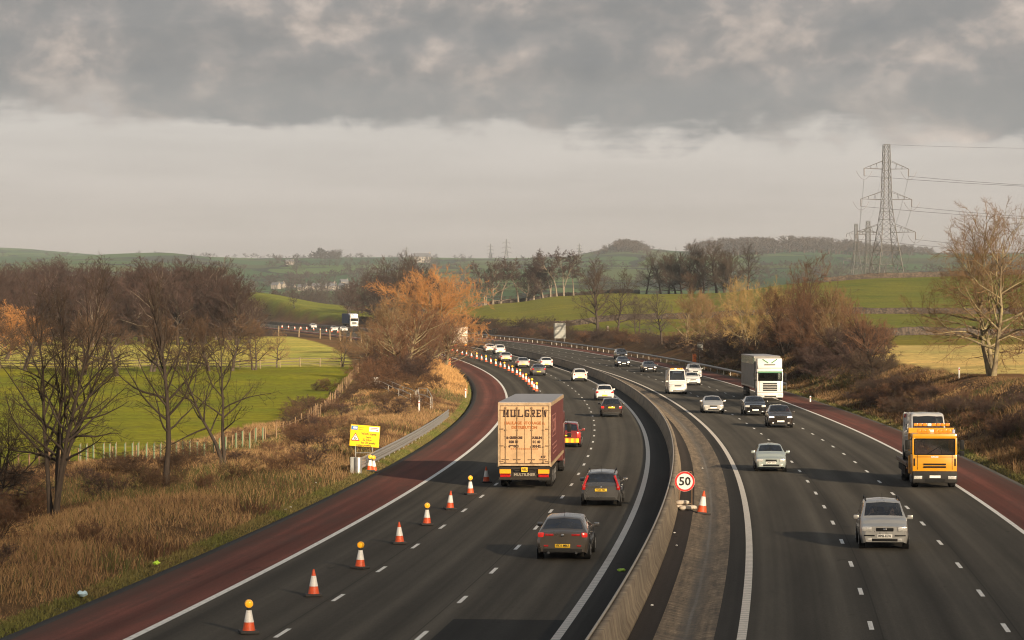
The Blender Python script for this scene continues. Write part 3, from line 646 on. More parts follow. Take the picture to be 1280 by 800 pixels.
def tree(k, px, Y, hpx=None, height=None, label='', cat='tree', group=None, bk=None, tw=None, rz=None, name='bare_tree', wide=1.0, sink=0.0, rr=random.Random(3)):
    p=gp(px,Y,-sink); (tm,cm),h0=TPL[k]
    if height is None: height=hpx*Y/F
    sc=height/h0; rz=rr.uniform(0,6.28) if rz is None else rz
    t=thing(name,label,cat,p,rz,group,(sc*wide,sc*wide,sc))
    for nm,me,mm in (('trunk',tm,bk or M_BARK),('crown',cm,tw or M_TWIG)):
        link(nm,painted(k,nm,me,mm),t)
    return t

def tree_px(k,px,yb,yt,Yh,**kw):
    """stand a tree where the ground shows at row yb, as tall as row yt asks"""
    Ys=Yh*np.linspace(.72,1.35,120); y=YH+F*(H-ground((px-640)/F*Ys,Ys))/Ys
    Y=float(Ys[int(np.argmin(np.abs(y-yb)+np.abs(Ys/Yh-1)*6))]); y0=YH+F*(H-float(ground(np.array([(px-640)/F*Y]),np.array([Y]))[0]))/Y
    return tree(k,px,Y,height=max(2.0,(y0-yt)*Y/F),**kw)
# ------------------------------------------------------------------ where the trees stand
rr=random.Random(17)
# near left verge
tree('near_multi',66,116,height=9.8,label='tall dark many-stemmed bare tree at the left edge of the verge',bk=B_DARK,tw=T_DARK,rz=.6,wide=.85)
tree('near_scrub',-12,128,height=5.6,label='dark tangled bare tree cut by the picture edge behind the verge grass',bk=B_DARK,tw=T_DARK,rz=2.0)
tree('near_single',207,127,height=9.9,label='dark single-trunk bare tree with upswept limbs in front of the green field',bk=B_DARK,tw=T_DARK,rz=1.1,wide=.82)
tree('near_pair',283,146,height=8.4,label='slender twin-stemmed bare tree with few twigs in front of the green field',bk=B_DARK,tw=T_DARK,rz=.2)
# hedgerow trees along the far edge of the green field
G='bare hedgerow trees along the rail fence of the green field'
for (x,Y,h,k,lb,w) in ((-14,350,8.6,'beech','brown hedgerow tree cut by the left picture edge by the rail fence',1.1),(30,352,8.8,'beech2','rounded brown hedgerow tree furthest left by the rail fence',1.15),(104,340,9.2,'beech2','brown hedgerow tree just right of the many-stemmed tree by the rail fence',1.1),(146,331,9.0,'spread2','thick-trunked brown hedgerow tree on the green field edge',1.25),
    (190,345,9.0,'beech2','dense brown hedgerow tree behind the single-trunk tree',1.15),(234,350,8.2,'spread','brown hedgerow tree between the single-trunk and twin-stemmed trees',1.0),(262,352,8.8,'beech2','brown hedgerow tree behind the twin-stemmed tree',1.1),(290,354,8.2,'spread','brown hedgerow tree directly right of the twin-stemmed tree',1.2),(318,356,7.6,'spread3','reddish hedgerow tree right of the twin-stemmed tree at the rail fence',1.15)):
    tree(k,x,Y,height=h*.86,label=lb,group=G,tw=T_HEDGE,name='hedgerow_tree',wide=w*1.1)
for (x,Y,h,k,lb,w) in ((346,362,4.6,'spread2','small round bare tree standing by the rail fence left of the motorway bend',1.0),(428,362,5.2,'spread3','small forked bare tree at the rail fence beneath the white lorry',.9)):
    tree(k,x,Y,height=h,label=lb,tw=T_TAN,name='hedgerow_tree',wide=w)
for (x,Y,h,lb) in ((6,395,8.0,'sunlit orange bush-like tree at the left picture edge beyond the rail fence'),):
    tree('fan',x,Y,height=h,label=lb,tw=T_ORANGE,name='hedgerow_tree',wide=1.6)
# the large wood behind the left fields
G='bare trees of the dense wood behind the left fields'
LB='leafless purple-brown tree of the dense wood behind the left fields'
for row,(Y,y0,h) in enumerate(((505,0,13.0),(560,0,15.0),(610,0,15.5),(680,0,15),(760,0,14),(860,0,14.5),(980,0,15.0))):
    x=-70+row*13
    while x<312-row*9:
        k=rr.choice(('beech','beech2')); hh=h*rr.uniform(.85,1.1)
        if row<3: hh*=np.interp(x,[0,120,180,240,275,300,315],[.92,.92,.95,1.05,1.10,1.0,.80])
        if row in(3,4): hh*=np.interp(x,[0,120,240,310],[1.0,1.0,1.0,.8])
        tree(k,x,Y+rr.uniform(-22,22),height=hh,label=LB,group=G,bk=B_DARK if rr.random()<.8 else B_BIRCH,tw=T_BEECH,name='woodland_tree',wide=rr.uniform(.95,1.2)); x+=rr.uniform(14,21)*(600/Y)**.5
# dark wood beyond the bend, behind the orange tree
G='bare trees of the dark copse beyond the bend'; LB='leafless dark purple-brown tree of the copse beyond the motorway bend'
for (x,Y,h) in ((436,760,12.5),(452,790,15),(462,770,13.5),(470,800,17),(478,775,14),(486,810,18.5),(495,790,16.5),(503,815,19),(512,800,18),(519,830,19.5),(527,805,16),(536,820,14.5),(545,810,13),(555,825,12),(448,775,9),(484,760,10),(508,790,11),(566,830,11)):
    Y+=190 if x<465 else 60
    tree(rr.choice(('beech','beech2')),x,Y,height=h,label=LB,group=G,bk=B_DARK,tw=T_BEECH if rr.random()<.5 else T_DARK,name='woodland_tree',wide=1.0)
# orange tree and the scrub around it on the inside of the bend
tree('orange',541,415,height=15.0,label='large rounded tree with bright orange twigs inside the motorway bend',bk=B_PALE,tw=T_ORANGE,wide=1.08,rz=.8)
tree('fan',496,395,height=9.6,label='pale tan fan-shaped tree left of the bright orange tree',bk=B_PALE,tw=T_TAN,wide=1.1)
tree('fan2',478,372,height=8.6,label='thin tan tree at the corner of the rail fence by the cabinets',bk=B_PALE,tw=T_TAN,wide=1.15)
tree('spread3',458,366,height=6.0,label='gnarled tan tree at the right end of the rail fence',bk=B_PALE,tw=T_TAN,wide=1.1,name='hedgerow_tree')
for (x,Y,h,k,tw,lb) in ((512,345,8.2,'fan2',T_RED,'reddish brown young tree in the scrub below the orange tree'),(535,352,8.0,'fan',T_RED,'reddish fan-shaped tree in the scrub under the orange crown'),(557,380,7.6,'fan',T_RED,'rust-brown scrub tree beside the far white lorry'),(498,322,6.8,'fan2',T_RED,'thin rust-brown tree above the handrail steps')):
    tree(k,x,Y,height=h,label=lb,tw=tw,bk=B_PALE,wide=1.3,rz=None)
# tall pale-trunked trees on the crest behind the green slope
G='tall pale-trunked trees on the crest'
for (x,yb,yt,k,lb) in ((606,374,323,'birch2','tall grey tree furthest left on the crest beside the orange tree'),(626,373,320,'birch','slim pale-trunked tree second from the left on the crest'),(648,369,319,'birch','slim tree standing alone in the middle of the crest row'),(667,368,326,'beech','low bushy brown tree between the slim crest trees'),(657,368,332,'beech2','small dark tree filling the gap in the crest row'),(687,367,312,'birch2','tall pale-trunked tree left in the dense crest group'),(696,367,309,'birch','tallest pale-trunked tree of the dense crest group'),(706,367,309,'birch2','forked pale-trunked tree right in the dense crest group'),(717,366,312,'birch','leaning pale tree at the right end of the dense crest group'),(679,367,326,'beech2','dark low tree behind the dense crest group'),(616,372,330,'beech','grey tree between the two leftmost crest trees')):
    tree_px(k,x,yb,yt,1020,label=lb,group=G,bk=B_BIRCH,tw=T_BEECH,name='crest_tree',wide=1.2)
tree_px('spread',741,368,327,930,label='domed dark tree on the slope behind the hedge trees',bk=B_DARK,tw=T_GREY,wide=1.0)
# the clump on the crest to the right
G='bare trees of the rounded clump on the crest'
for (x,yb,yt,k,lb) in ((808,367,322,'spread2','low spreading tree at the left end of the crest clump'),(826,366,316,'spread','second tree from the left in the crest clump'),(845,363,310,'beech2','dense dark tree left of the middle of the crest clump'),(862,362,307,'beech','tall dark tree next left of the middle of the crest clump'),(878,361,305,'beech2','tallest dark tree in the middle of the crest clump'),(896,360,305,'beech','tall dark tree right of the middle of the crest clump'),(914,359,306,'beech2','dense dark tree right in the crest clump'),(935,357,306,'spread','broad domed tree at the right end of the crest clump'),(852,364,324,'beech','smaller dark tree in front of the crest clump'),(905,361,320,'beech2','smaller dark tree low at the front right of the crest clump'),(836,366,322,'beech','small dark tree low at the front left of the crest clump')):
    tree_px(k,x,yb,yt,915,label=lb,group=G,bk=B_DARK,tw=T_DARK,name='clump_tree',wide=1.05)
# trees along the hedge right of the motorway
for (x,yb,yt,Y,k,tw,bk,w,lb) in ((748,420,327,652,'spread',T_DARK,B_DARK,.9,'dark bare tree left of two by the hedge near the grey sign back'),(771,423,342,640,'spread2',T_DARK,B_DARK,.85,'dark bare tree right of two by the hedge near the grey sign back'),
    (797,423,366,610,'spread3',T_GREY,B_DARK,.9,'smaller grey tree by the hedge right of the two dark trees'),(828,430,366,575,'spread',T_GREY,B_DARK,1.0,'rounded grey tree by the hedge above the dark saloon'),(858,432,362,520,'spread3',T_TAN,B_PALE,1.0,'brown tree rising directly behind the orange telephone box'),(882,440,358,505,'orange',T_TAN,B_PALE,.8,'broad tan tree right of the orange telephone box'),
    (942,443,342,470,'orange',T_YELL,B_PALE,.8,'tan-topped tree straight above the white lorry'),(912,440,385,480,'fan2',T_RED,B_DARK,1.1,'low brown tree left of the white lorry'),(982,445,352,400,'orange',T_RED,B_DARK,.8,'reddish tree directly right of the white lorry'),(1016,450,346,370,'orange',T_RED,B_DARK,.85,'pinkish-tan tree in front of the roadside group right of the lorry'),(1004,440,318,400,'spread3',T_RED,B_DARK,.85,'tallest dark domed tree topping the roadside group right of the lorry'),
    (1038,455,356,335,'fan',T_TAN,B_PALE,.8,'tan tree at the right end of the roadside group'),(1092,474,378,262,'fan2',T_RED,B_DARK,.85,'slender reddish tree standing alone before the straw-coloured field')):
    tree_px(k,x,yb,yt,Y,label=lb,tw=tw,bk=bk,wide=w)
tree_px('orange',866,366,338,800,label='pinkish twiggy tree in front of the crest clump',tw=T_RED,wide=1.0,bk=B_PALE)
tree_px('right_big',1240,470,266,228,label='big pale-barked bare tree spreading over the straw-coloured field',bk=B_PALE,tw=T_TAN,rz=.6,wide=.95)
tree('spread3',1292,222,height=9.5,label='bare tree reaching in from the right picture edge beside the big pale tree',bk=B_PALE,tw=T_RED,wide=1.0)
tree('spread',368,1010,height=6.5,label='lone round tree on the ridge beyond the far lorry',bk=B_DARK,tw=T_GREY,wide=1.0)
# ---------------- bushes
G='brown scrub bushes on the left verge'; LB='leafless brown scrub bush in the rough grass of the left verge'
def bush_at(s,o,h,lab,grp,tw,k=None,w=1.2,kind='scrub_bush'):
    q=road(s,o); X,Yy=float(q[0]),float(q[1]); px=640+F*X/Yy
    return tree(k or rr.choice(('bush','bush2')),px,Yy,height=h,label=lab,group=grp,tw=tw,bk=B_DARK,wide=w,name=kind,cat='bush')
for i in range(100):
    s=rr.uniform(70,300); o=-3-rr.uniform(3.2,17 if s>170 else 24)
    bush_at(s,o,rr.uniform(.7,1.7),LB,G,rr.choice((T_RED,T_BEECH,T_HEDGE)),w=1.6)
G='rusty scrub bushes inside the bend'; LB='rusty brown scrub bush on the bank inside the motorway bend'
for i in range(34):
    s=rr.uniform(285,430); o=-3-rr.uniform(4.5,11)
    bush_at(s,o,rr.uniform(1.8,4.2)*(1 if o<-9 else .7),LB,G,rr.choice((T_RED,T_RED,T_TAN,T_BEECH)),w=1.3)
G='low dark scrub of the right bank'; LB='low dark brown scrub bush on the grassy bank beside the recovery lorry'
for i in range(56):
    s=rr.uniform(118,262); o=29.5+rr.uniform(2.5,9 if s<185 else 6.0)
    bush_at(s,o,rr.uniform(.8,1.5),LB,G,rr.choice((T_DARK,T_BEECH,T_RED)),w=1.7)
G='brown scrub bushes on the right bank'; LB='leafless brown scrub bush on the bank right of the motorway'
for i in range(58):
    s=rr.uniform(150,400); o=29.5+rr.uniform(4,12 if s>285 else 6.2)
    bush_at(s,o,rr.uniform(.8,1.5) if s<262 else rr.uniform(2.0,4.4),LB,G,rr.choice((T_RED,T_BEECH,T_DARK,T_BEECH)),w=1.4)
G='dark bushes of the scrub right of the white lorry'; LB='dark dense bush of the scrub between the white lorry and the lone reddish tree'
for i in range(20):
    s=rr.uniform(300,385); o=29.5+rr.uniform(5.5,13)
    bush_at(s,o,rr.uniform(3.0,5.2),LB,G,rr.choice((T_DARK,T_BEECH,T_RED)),w=1.25)
G='low bushes of the hedge right of the far motorway'; LB='low brown bush of the hedge along the right side of the far motorway'
for i in range(70):
    s=400+i*7.2+rr.uniform(-3,3); o=29.5+rr.uniform(4.5,8)
    bush_at(s,o,rr.uniform(1.5,2.5),LB,G,rr.choice((T_BEECH,T_DARK,T_RED)),w=1.5)
G='low bushes along the far left verge'; LB='low brown bush on the verge beyond the pale far field'
for i in range(26):
    s=560+i*9+rr.uniform(-3,3); o=31+rr.uniform(2,12)
    bush_at(s+40,o,rr.uniform(1.8,3.4),LB,G,rr.choice((T_DARK,T_BEECH)),w=1.8)
# ---------------- rough dead grass, verge grass, far hedges
def grass(name, n, sfun, ofun, hfun, colfun, seed, wid=.022, lean=.35):
    rng=np.random.default_rng(seed); s=sfun(rng,n); o=ofun(rng,n,s); P=road(s,o); X=P[:,0]; Y=P[:,1]; Zg=ground(X,Y)
    h=hfun(rng,n,X,Y,o); a=rng.uniform(0,np.pi,n); w=wid*rng.uniform(.6,1.5,n)*np.maximum(1,Y/150)
    lx=rng.normal(0,lean,n)*h; ly=rng.normal(0,lean,n)*h
    b=np.stack([X,Y,Zg-.05],-1); dv=np.stack([np.cos(a)*w,np.sin(a)*w*.5,0*w],-1)
    mid=b+np.stack([lx*.35,ly*.35,h*.6],-1); top=b+np.stack([lx,ly,h],-1)
    Vv=np.stack([b-dv,b+dv,mid+dv*.7,mid-dv*.7,top],1).reshape(-1,3)
    i=np.arange(n)*5
    Fq=np.stack([i,i+1,i+2,i+3],-1); Ft=np.stack([i+3,i+2,i+4,i+4],-1)
    T=np.concatenate([np.stack([i,i+1,i+2],-1),np.stack([i,i+2,i+3],-1),np.stack([i+3,i+2,i+4],-1)])
    c=np.repeat(colfun(rng,n,X,Y,o),5,0)
    o_=link(name,np_mesh(name,Vv,T,M_BLADE,{'Col':c},smooth=False)); return tag(o_,kind='stuff')
M_BLADE=attr_mat('dead_grass_blades',.8,.1,.8,0)
def hp(rng,n,X,Y,o):
    q=vnoise(X,Y,2.4,31)*.5+vnoise(X,Y,.8,32)*.5; f=vnoise(X,Y,6,33); return (.14+.85*q**1.4)*(.55+.8*f)*rng.uniform(.45,1.25,n)
def hp1(rng,n,X,Y,o): return hp(rng,n,X,Y,o)*.78
def hp3(rng,n,X,Y,o): return hp(rng,n,X,Y,o)*np.interp(o,[29.5,35,37.5,44],[.9,.9,.4,.35])
def cg(rng,n,X,Y,o):
    q=vnoise(X,Y,3.5,41)[:,None]; q2=vnoise(X,Y,9,43)[:,None]
    a=np.array((.31,.195,.092)); b=np.array((.165,.098,.050)); g=np.array((.080,.085,.028)); d=np.array((.070,.038,.022))
    c=a*q+b*(1-q); k=(rng.random((n,1))<.08+.5*(q2>.64)); c=np.where(k,g,c); q3=vnoise(X,Y,5,46)[:,None]; k=(rng.random((n,1))<.10+.65*(q3<.30)); c=np.where(k,d,c)
    return c*rng.uniform(.7,1.3,(n,1))
def s_near(a,b,p):
    return lambda rng,n: a+(b-a)*rng.random(n)**p
def left_o(rng,n,s):
    w=np.interp(s,[60,150,200,260,330,450],[17,25,20,12,9,7]); return -4.2-w*rng.random(n)**.9
def right_o(rng,n,s):
    w=np.interp(s,[60,200,226,330,450],[14,13,8.5,8.5,8]); return 30.3+w*rng.random(n)**.9
grass('rough_grass',330000,s_near(62,300,1.3),left_o,hp1,cg,1,.011,.45)
def cg2(rng,n,X,Y,o):
    a=np.array((.46,.27,.105)); b=np.array((.30,.165,.065)); q=vnoise(X,Y,4,44)[:,None]; c=a*q+b*(1-q); return c*rng.uniform(.7,1.3,(n,1))
grass('rough_grass',60000,s_near(270,440,1.0),lambda rng,n,s:-4.0-np.interp(s,[270,330,440],[10,8,5])*rng.random(n),hp,cg2,4,.016,.45)
def cg3(rng,n,X,Y,o): return cg(rng,n,X,Y,o)*.62
grass('rough_grass',150000,s_near(105,380,1.2),right_o,hp3,cg3,2,.016,.45)
def hv(rng,n,X,Y,o): return rng.uniform(.05,.20,n)
def cv_(rng,n,X,Y,o):
    q=vnoise(X,Y,2.5,51)[:,None]; return (np.array((.100,.115,.028))*q+np.array((.15,.115,.048))*(1-q))*rng.uniform(.7,1.25,(n,1))
grass('verge_grass',70000,s_near(62,330,1.2),lambda rng,n,s:-3.45-1.0*rng.random(n)**1.5,hv,cv_,3,.02,.5)
grass('verge_grass',30000,s_near(110,330,1.2),lambda rng,n,s:29.6+1.2*rng.random(n)**1.5,hv,cv_,5,.02,.5)
# ------------------------------------------------------------------ cars and vans
M_TYRE=mat('tyre_rubber',(.016,.015,.0145),.85,scale=6,spec=.15); M_RIM=mat('alloy',(.42,.41,.40),.35,.8,scale=8); M_BLACK=mat('black_plastic',(.012,.012,.012),.55,scale=6,spec=.12)
M_DKPL=mat('dark_grey_plastic',(.026,.025,.024),.6,scale=6,spec=.15); M_GLASS=glass_mat('car_glass',.95,.045); M_GLASSD=glass_mat('tinted_glass',.25,.10); M_GLASST=glass_mat('lorry_windscreen',.6,.40); M_CHROME=mat('chrome',(.6,.6,.6),.15,1.0,scale=8,var=.05)
M_HEAD=mat('clear_lamp',(.62,.61,.58),.12,.35,scale=18,var=.3,coat=.6); M_TAIL=mat('red_lamp',(.38,.012,.010),.15,scale=14,var=.3,coat=.7); M_TAILON=emit_mat('lit_red_lamp',(1.0,.06,.03),.16,(.5,.02,.02)); M_AMBER=mat('amber_lamp',(.75,.24,.02),.2,scale=14,coat=.5)
M_PLY=mat('yellow_plate',(.80,.50,.03),.4,var=.06,scale=20); M_PLW=mat('white_plate',(.75,.74,.70),.4,var=.06,scale=20); M_INK=mat('plate_ink',(.012,.012,.012),.5)
M_SEAT=mat('seat_cloth',(.045,.045,.05),.85,scale=10); M_DASH=mat('dashboard',(.03,.03,.032),.6,scale=8)
M_DRLON=emit_mat('lit_headlamp',(1,.93,.8),.9,(.7,.7,.68))
def paintmat(name,col,rough=.32,metal=.0,grime=.35):
    return mat(name,col,rough,metal,var=.05,scale=1.2,coat=.9,grime=((.075,.062,.048),grime*.55))
def wheel_meshes(r,w):
    key=('wh',round(r,3),round(w,3))
    if key in TPL: return TPL[key]
    t=MB().lathe([(r*.55,-w/2),(r*.62,-w*.52),(r*.93,-w*.5),(r,-w*.3),(r,w*.3),(r*.93,w*.5),(r*.62,w*.52),(r*.55,w/2)],n=22,axis='X').mesh('wheel',M_TYRE)
    rm=MB().lathe([(r*.63,-w*.50),(r*.63,-w*.42),(r*.58,-w*.40),(r*.56,w*.40),(r*.58,w*.42),(r*.63,w*.50)],n=22,axis='X')
    for sd in (-1,1):
        for k in range(5):
            a=k*1.2566+.3; rm.box((sd*w*.50,math.cos(a)*r*.33,math.sin(a)*r*.33),(w*.12,r*.14,r*.6),rx=a-math.pi/2+math.pi/2 if False else -(math.pi/2-a)+0)
        rm.lathe([(r*.14,sd*w*.42),(r*.14,sd*w*.56)],n=10,axis='X')
    TPL[key]=(t,rm.mesh('rim',M_RIM)); return TPL[key]
def add_wheel(root,x,y,r,w,detail=True):
    t,rm=wheel_meshes(r,w); o=link('wheel',t,root); o.location=(x,y,r)
    if detail: link('rim',rm,o)
    return o
def loft(st):
    """st: stations (y, half ring of 6 (w,z) from sill to roof centre); returns surf(s,r) with r in 0..10 over the full ring"""
    A=np.array([[[w,y,z] for w,z in rg] for y,rg in st]); B=A[:,::-1][:,1:].copy(); B[:,:,0]*=-1
    A=A.copy(); A=np.concatenate([A,B],1)
    def cr(a,t):
        n=len(a); i=min(int(t),n-2); f=t-i; p1,p2=a[i],a[i+1]; p0=a[i-1] if i>0 else 2*p1-p2; p3=a[i+2] if i+2<n else 2*p2-p1
        c=.5*((2*p1)+(-p0+p2)*f+(2*p0-5*p1+4*p2-p3)*f*f+(-p0+3*p1-3*p2+p3)*f**3); l=p1*(1-f)+p2*f
        return .5*c+.5*l
    def surf(s,r):
        i=min(int(s),len(A)-2); lo=max(0,i-1); hi=min(len(A),i+3)
        return cr(np.array([cr(A[k],r) for k in range(lo,hi)]),s-lo)
    return surf,len(A)-1
def car(name, label, cat, px, py, away, paint, kind='hatch', L=4.2, W=1.78, Hh=1.47, hood=.98, hood0=.74, cowl=1.0, ws=1.75, rend=3.5, tail=4.02, tailh=1.0, belt=.93, rw=.56,
        wheel=.31, group=None, extra=None, glass=None, detail=True, plate=None, rails=False, front='plain', rear='plain', lit=False, dx=0.0, ride=0.0, loc=None, rz=None, people=False, mirror=None, deltas=None, plate_z=None):
    w=W/2; glass=glass or M_GLASS; belt_=belt; rw=min(rw*1.09,w*.86) if kind!='van' else rw
    def rg(wm,zb,zm,zs,wb,wr,ze,zt): return [(wm*.93,zb),(wm,zm),(wb,zs),(wr,ze),(wr*.55,zt*.65+ze*.35),(0,zt)]
    roof=Hh; hy=lambda d: L/2-d
    st=[(hy(0),rg(.80*w,.27,.45,hood0-.09,.74*w,.52*w,hood0-.03,hood0-.015)),
        (hy(.10),rg(.93*w,.22,.45,hood0-.04,.85*w,.60*w,hood0+.01,hood0+.02)),
        (hy(.36),rg(.985*w,.20,.50,hood0+.02,.90*w,.64*w,hood0+.06,hood0+.075)),
        (hy(hood*.62),rg(w,.20,.52,(hood0+cowl)/2+.0,.92*w,.66*w,(hood0+cowl)/2+.055,(hood0+cowl)/2+.075)),
        (hy(hood-.06),rg(w,.20,.54,cowl-.06,.94*w,.80*w,cowl-.01,cowl+.01)),
        (hy(hood),rg(w,.20,.54,cowl-.05,.945*w,.85*w,cowl,cowl+.02)),
        (hy(ws),rg(w,.19,.55,belt_,.945*w,rw/ .89*w*1.12 if False else rw,roof-.085,roof-.015)),
        (hy((ws+rend)/2),rg(w,.19,.55,belt_+.01,.945*w,rw*1.01,roof-.07,roof)),
        (hy(rend),rg(w,.19,.55,belt_+.03,.94*w,rw*.97,roof-.11,roof-.035)),
        (hy(tail),rg(.985*w,.21,.55,max(belt_,tailh-.10),.92*w,.82*w if kind!='van' else rw,tailh-.02,tailh+.005)),
        (hy(max(tail+.02,L-.10)),rg(.955*w,.25,.55,max(belt_,tailh)-.16,.88*w,.70*w if kind!='van' else rw*.98,tailh-.06,tailh-.03)),
        (hy(L),rg(.86*w,.30,.55,max(belt_,tailh)-.22,.80*w,.62*w if kind!='van' else rw*.93,tailh-.12,tailh-.10))]
    surf,ns=loft(st); a_,b_=8,6
    ss=np.linspace(0,ns,ns*a_+1); rs=np.linspace(0,10,10*b_+1)
    P=np.array([[surf(s,r) for r in rs] for s in ss]); nr=len(rs)
    # openings as (s0,s1,r0,r1)
    wins=[(5.125,5.875,3+1/6,7-1/6,'windscreen')]
    if kind!='van':
        wins+= [(8.125,8.875,3+1/6,7-1/6,'rear_window')]
        for (q0,q1) in ((2+1/6,3-1/6),(7+1/6,8-1/6)):
            wins+=[(5.5,6.75,q0,q1,'side_window'),(6.875,8.0,q0,q1,'side_window')]
            if kind in('estate','mpv'): wins+=[(8.125,8.625,q0,q1,'side_window')]
    else:
        for (q0,q1) in ((2+1/6,3-.5),(7.5,8-1/6)): wins+=[(5.5,6.375,q0,q1,'side_window')]
        if extra=='minibus':
            for (q0,q1) in ((2+1/6,3-.5),(7.5,8-1/6)): wins+=[(6.5,7.25,q0,q1,'side_window'),(7.375,8.25,q0,q1,'side_window'),(8.375,9.0,q0,q1,'side_window')]
    def inwin(i,j):
        s=(i+.5)/a_; r=(j+.5)/b_
        return any(x0<s<x1 and y0<r<y1 for x0,x1,y0,y1,_ in wins)
    if loc is None:
        s0,o0=pix_road(px,py); sc=s0+(L/2 if 1 else 0); q=road(sc,o0); th=heading(sc); loc=(float(q[0]),float(q[1]),float(q[2])+.006+ride); rz=(-th if away else math.pi-th)
    root=thing(name,label,cat,loc,rz,group)
    mb=MB(); Pv=P.reshape(-1,3); fs=[(i*nr+j,i*nr+j+1,(i+1)*nr+j+1,(i+1)*nr+j) for i in range(len(ss)-1) for j in range(nr-1) if not inwin(i,j)]
    fs+=[tuple(range(nr)),tuple((len(ss)-1)*nr+j for j in range(nr-1,-1,-1))]
    mb.add(Pv,fs); body=mb.build('body',paint,root,angle=38)
    for (x0,x1,y0,y1,nm) in wins:
        g=MB(); i0,i1,j0,j1=round(x0*a_),round(x1*a_),round(y0*b_),round(y1*b_)
        sub=P[i0:i1+1,j0:j1+1].copy(); c=np.array([0,0,.7]); sub=sub+(c-sub)*np.array([.006,.0,.006]); m_=sub.shape[1]
        g.add(sub.reshape(-1,3),[(i*m_+j,i*m_+j+1,(i+1)*m_+j+1,(i+1)*m_+j) for i in range(sub.shape[0]-1) for j in range(m_-1)])
        g.build(nm,glass if nm=='windscreen' else M_GLASSD,root,smooth=True)
    # inside: dashboard, seats, floor
    if detail:
        d=MB(); d.rbox((0,hy(hood+.18),cowl-.16),(W*.84,.42,.30),.05); d.lathe([(.17,-.012),(.19,0),(.17,.012)],(W*.2,hy(hood+.52),cowl-.06),12,axis='Y'); d.build('dashboard',M_DASH,root)
        sm=MB(); zf=.28
        for (yy,xs) in ((hy(hood+1.15),(-W*.2,W*.2)),(hy(hood+2.0),(-W*.25,0,W*.25))):
            for x in xs:
                sm.rbox((x,yy+.12,zf+.22),(.48,.5,.2),.05); sm.rbox((x,yy-.18,zf+.55),(.46,.14,.62),.05,rx=.2)
                sm.rbox((x,yy-.27,zf+.94),(.26,.09,.18),.03,rx=.15)
        sm.box((0,-.1,zf),(W*.86,L*.62,.04)); sm.build('seats',M_SEAT,root)
    # wheels
    dxw=.0; f_ax=L*.19; r_ax=L*.81 if kind!='saloon' else L*.79
    arch=MB()
    for yy in (hy(f_ax),hy(r_ax)):
        for sd in (-1,1):
            arch.lathe([(wheel*1.17,sd*(w*.78)),(wheel*1.17,sd*(w+.004))],(0,yy,wheel),20,axis='X')
            add_wheel(root,sd*(w-.095),yy,wheel,.21,detail)
    arch.build('wheel_arch',M_BLACK,root,angle=40)
    def yat(x,end):
        xs=[.74*w,.90*w,.97*w]; yy=[0,.10,.34]
        d=float(np.interp(abs(x)+.0,[.76*w,.90*w,.975*w],yy)); return (L/2-d) if end>0 else -(L/2-d*.7)
    def panel(nm,m,x,z,ww,hh,end,bev=.02,dep=.10,out=.012,tilt=0,sink=0.0,parent=None):
        xi=abs(x)-ww*.30; y=yat(xi if xi>0 else 0,end)-end*sink; ang=0
        if abs(x)>.3*w:
            x0,x1=abs(x)-ww*.45,abs(x)+ww*.45; ang=math.atan2((yat(x0,1)-yat(min(x1,.975*w),1)),ww*.9)*(-1 if x*end>0 else 1)*.8
        y=(yat(max(0,abs(x)),end)); y=y-end*(dep/2-out)-end*sink
        return MB().rbox((x,y,z),(ww,dep,hh),bev,rz=ang,rx=tilt).build(nm,m,parent or root,angle=40)
    hm=M_DRLON if lit else M_HEAD
    # front end
    F_=dict(plain=(.27,.15,.66),slim=(.30,.10,.06),big=(.30,.17,0)).get(front,(.27,.15,0))
    for sd in (-1,1):
        panel('headlight',hm,sd*w*.70,hood0-.11,W*.20,F_[1],1,.035,.22,.012)
        panel('fog_light',M_HEAD,sd*w*.62,.36,.15,.09,1,.03,.1,.012)
    panel('grille',M_BLACK,0,hood0-.13,W*.36,.13,1,.02,.08,.012); panel('lower_grille',M_BLACK,0,.34,W*.52,.10,1,.02,.08,.012)
    if extra=='strips':
        for sd in (-1,1): panel('bumper_strip',M_BLACK,sd*w*.62,.50,W*.22,.045,1,.01,.12,.02)
    if extra=='emblem_bar' or extra=='strips': panel('badge',M_CHROME,0,hood0-.12,.13,.06,1,.02,.06,.035)
    pf=panel('front_plate',M_PLW,0,.485 if front!='low' else .42,.52,.115,1,.005,.03,.024)
    # rear end
    if detail or away:
        if rear=='tall':
            for sd in (-1,1):
                t=MB(); 
                for (z0,z1,s_) in ((belt-.12,belt+.10,9.75),(belt+.10,roof-.16,8.8)): pass
                for k in range(5):
                    u0,u1=k/5,(k+1)/5
                    def pt(u):
                        z=belt-.20+(roof-.18-(belt-.20))*u; x=w*(.86-.26*max(0,u-.25)**1.1); y=-L/2+.03+.36*max(0,u-.25)**1.2; return Vector((sd*x,y,z))
                    t.tube(pt(u0),pt(u1),.085 if u0<.3 else .055,.085 if u1<.3 else .055,8)
                t.build('tail_light',M_TAIL,root,angle=50); panel('reversing_light',M_HEAD,sd*w*.83,belt-.08,.10,.09,-1,.03,.12,.05)
        elif rear=='strip':
            for sd in (-1,1):
                panel('tail_light',M_TAILON,sd*w*.80,tailh-.16,.22,.17,-1,.06,.2,.03); panel('tail_light',M_TAIL,sd*w*.50,tailh-.15,.30,.085,-1,.03,.1,.014)
                panel('rear_reflector',M_TAIL,sd*w*.62,.50,.16,.06,-1,.015,.08,.014)
        else:
            for sd in (-1,1): panel('tail_light',M_TAILON if lit else M_TAIL,sd*w*.78,tailh-.2,.24,.19 if rear!='high' else .34,-1,.03,.2,.02)
        rp=panel('rear_plate',M_PLY,0,plate_z or (.50 if kind!='estate' else .72),.52,.12,-1,.005,.03,.026)
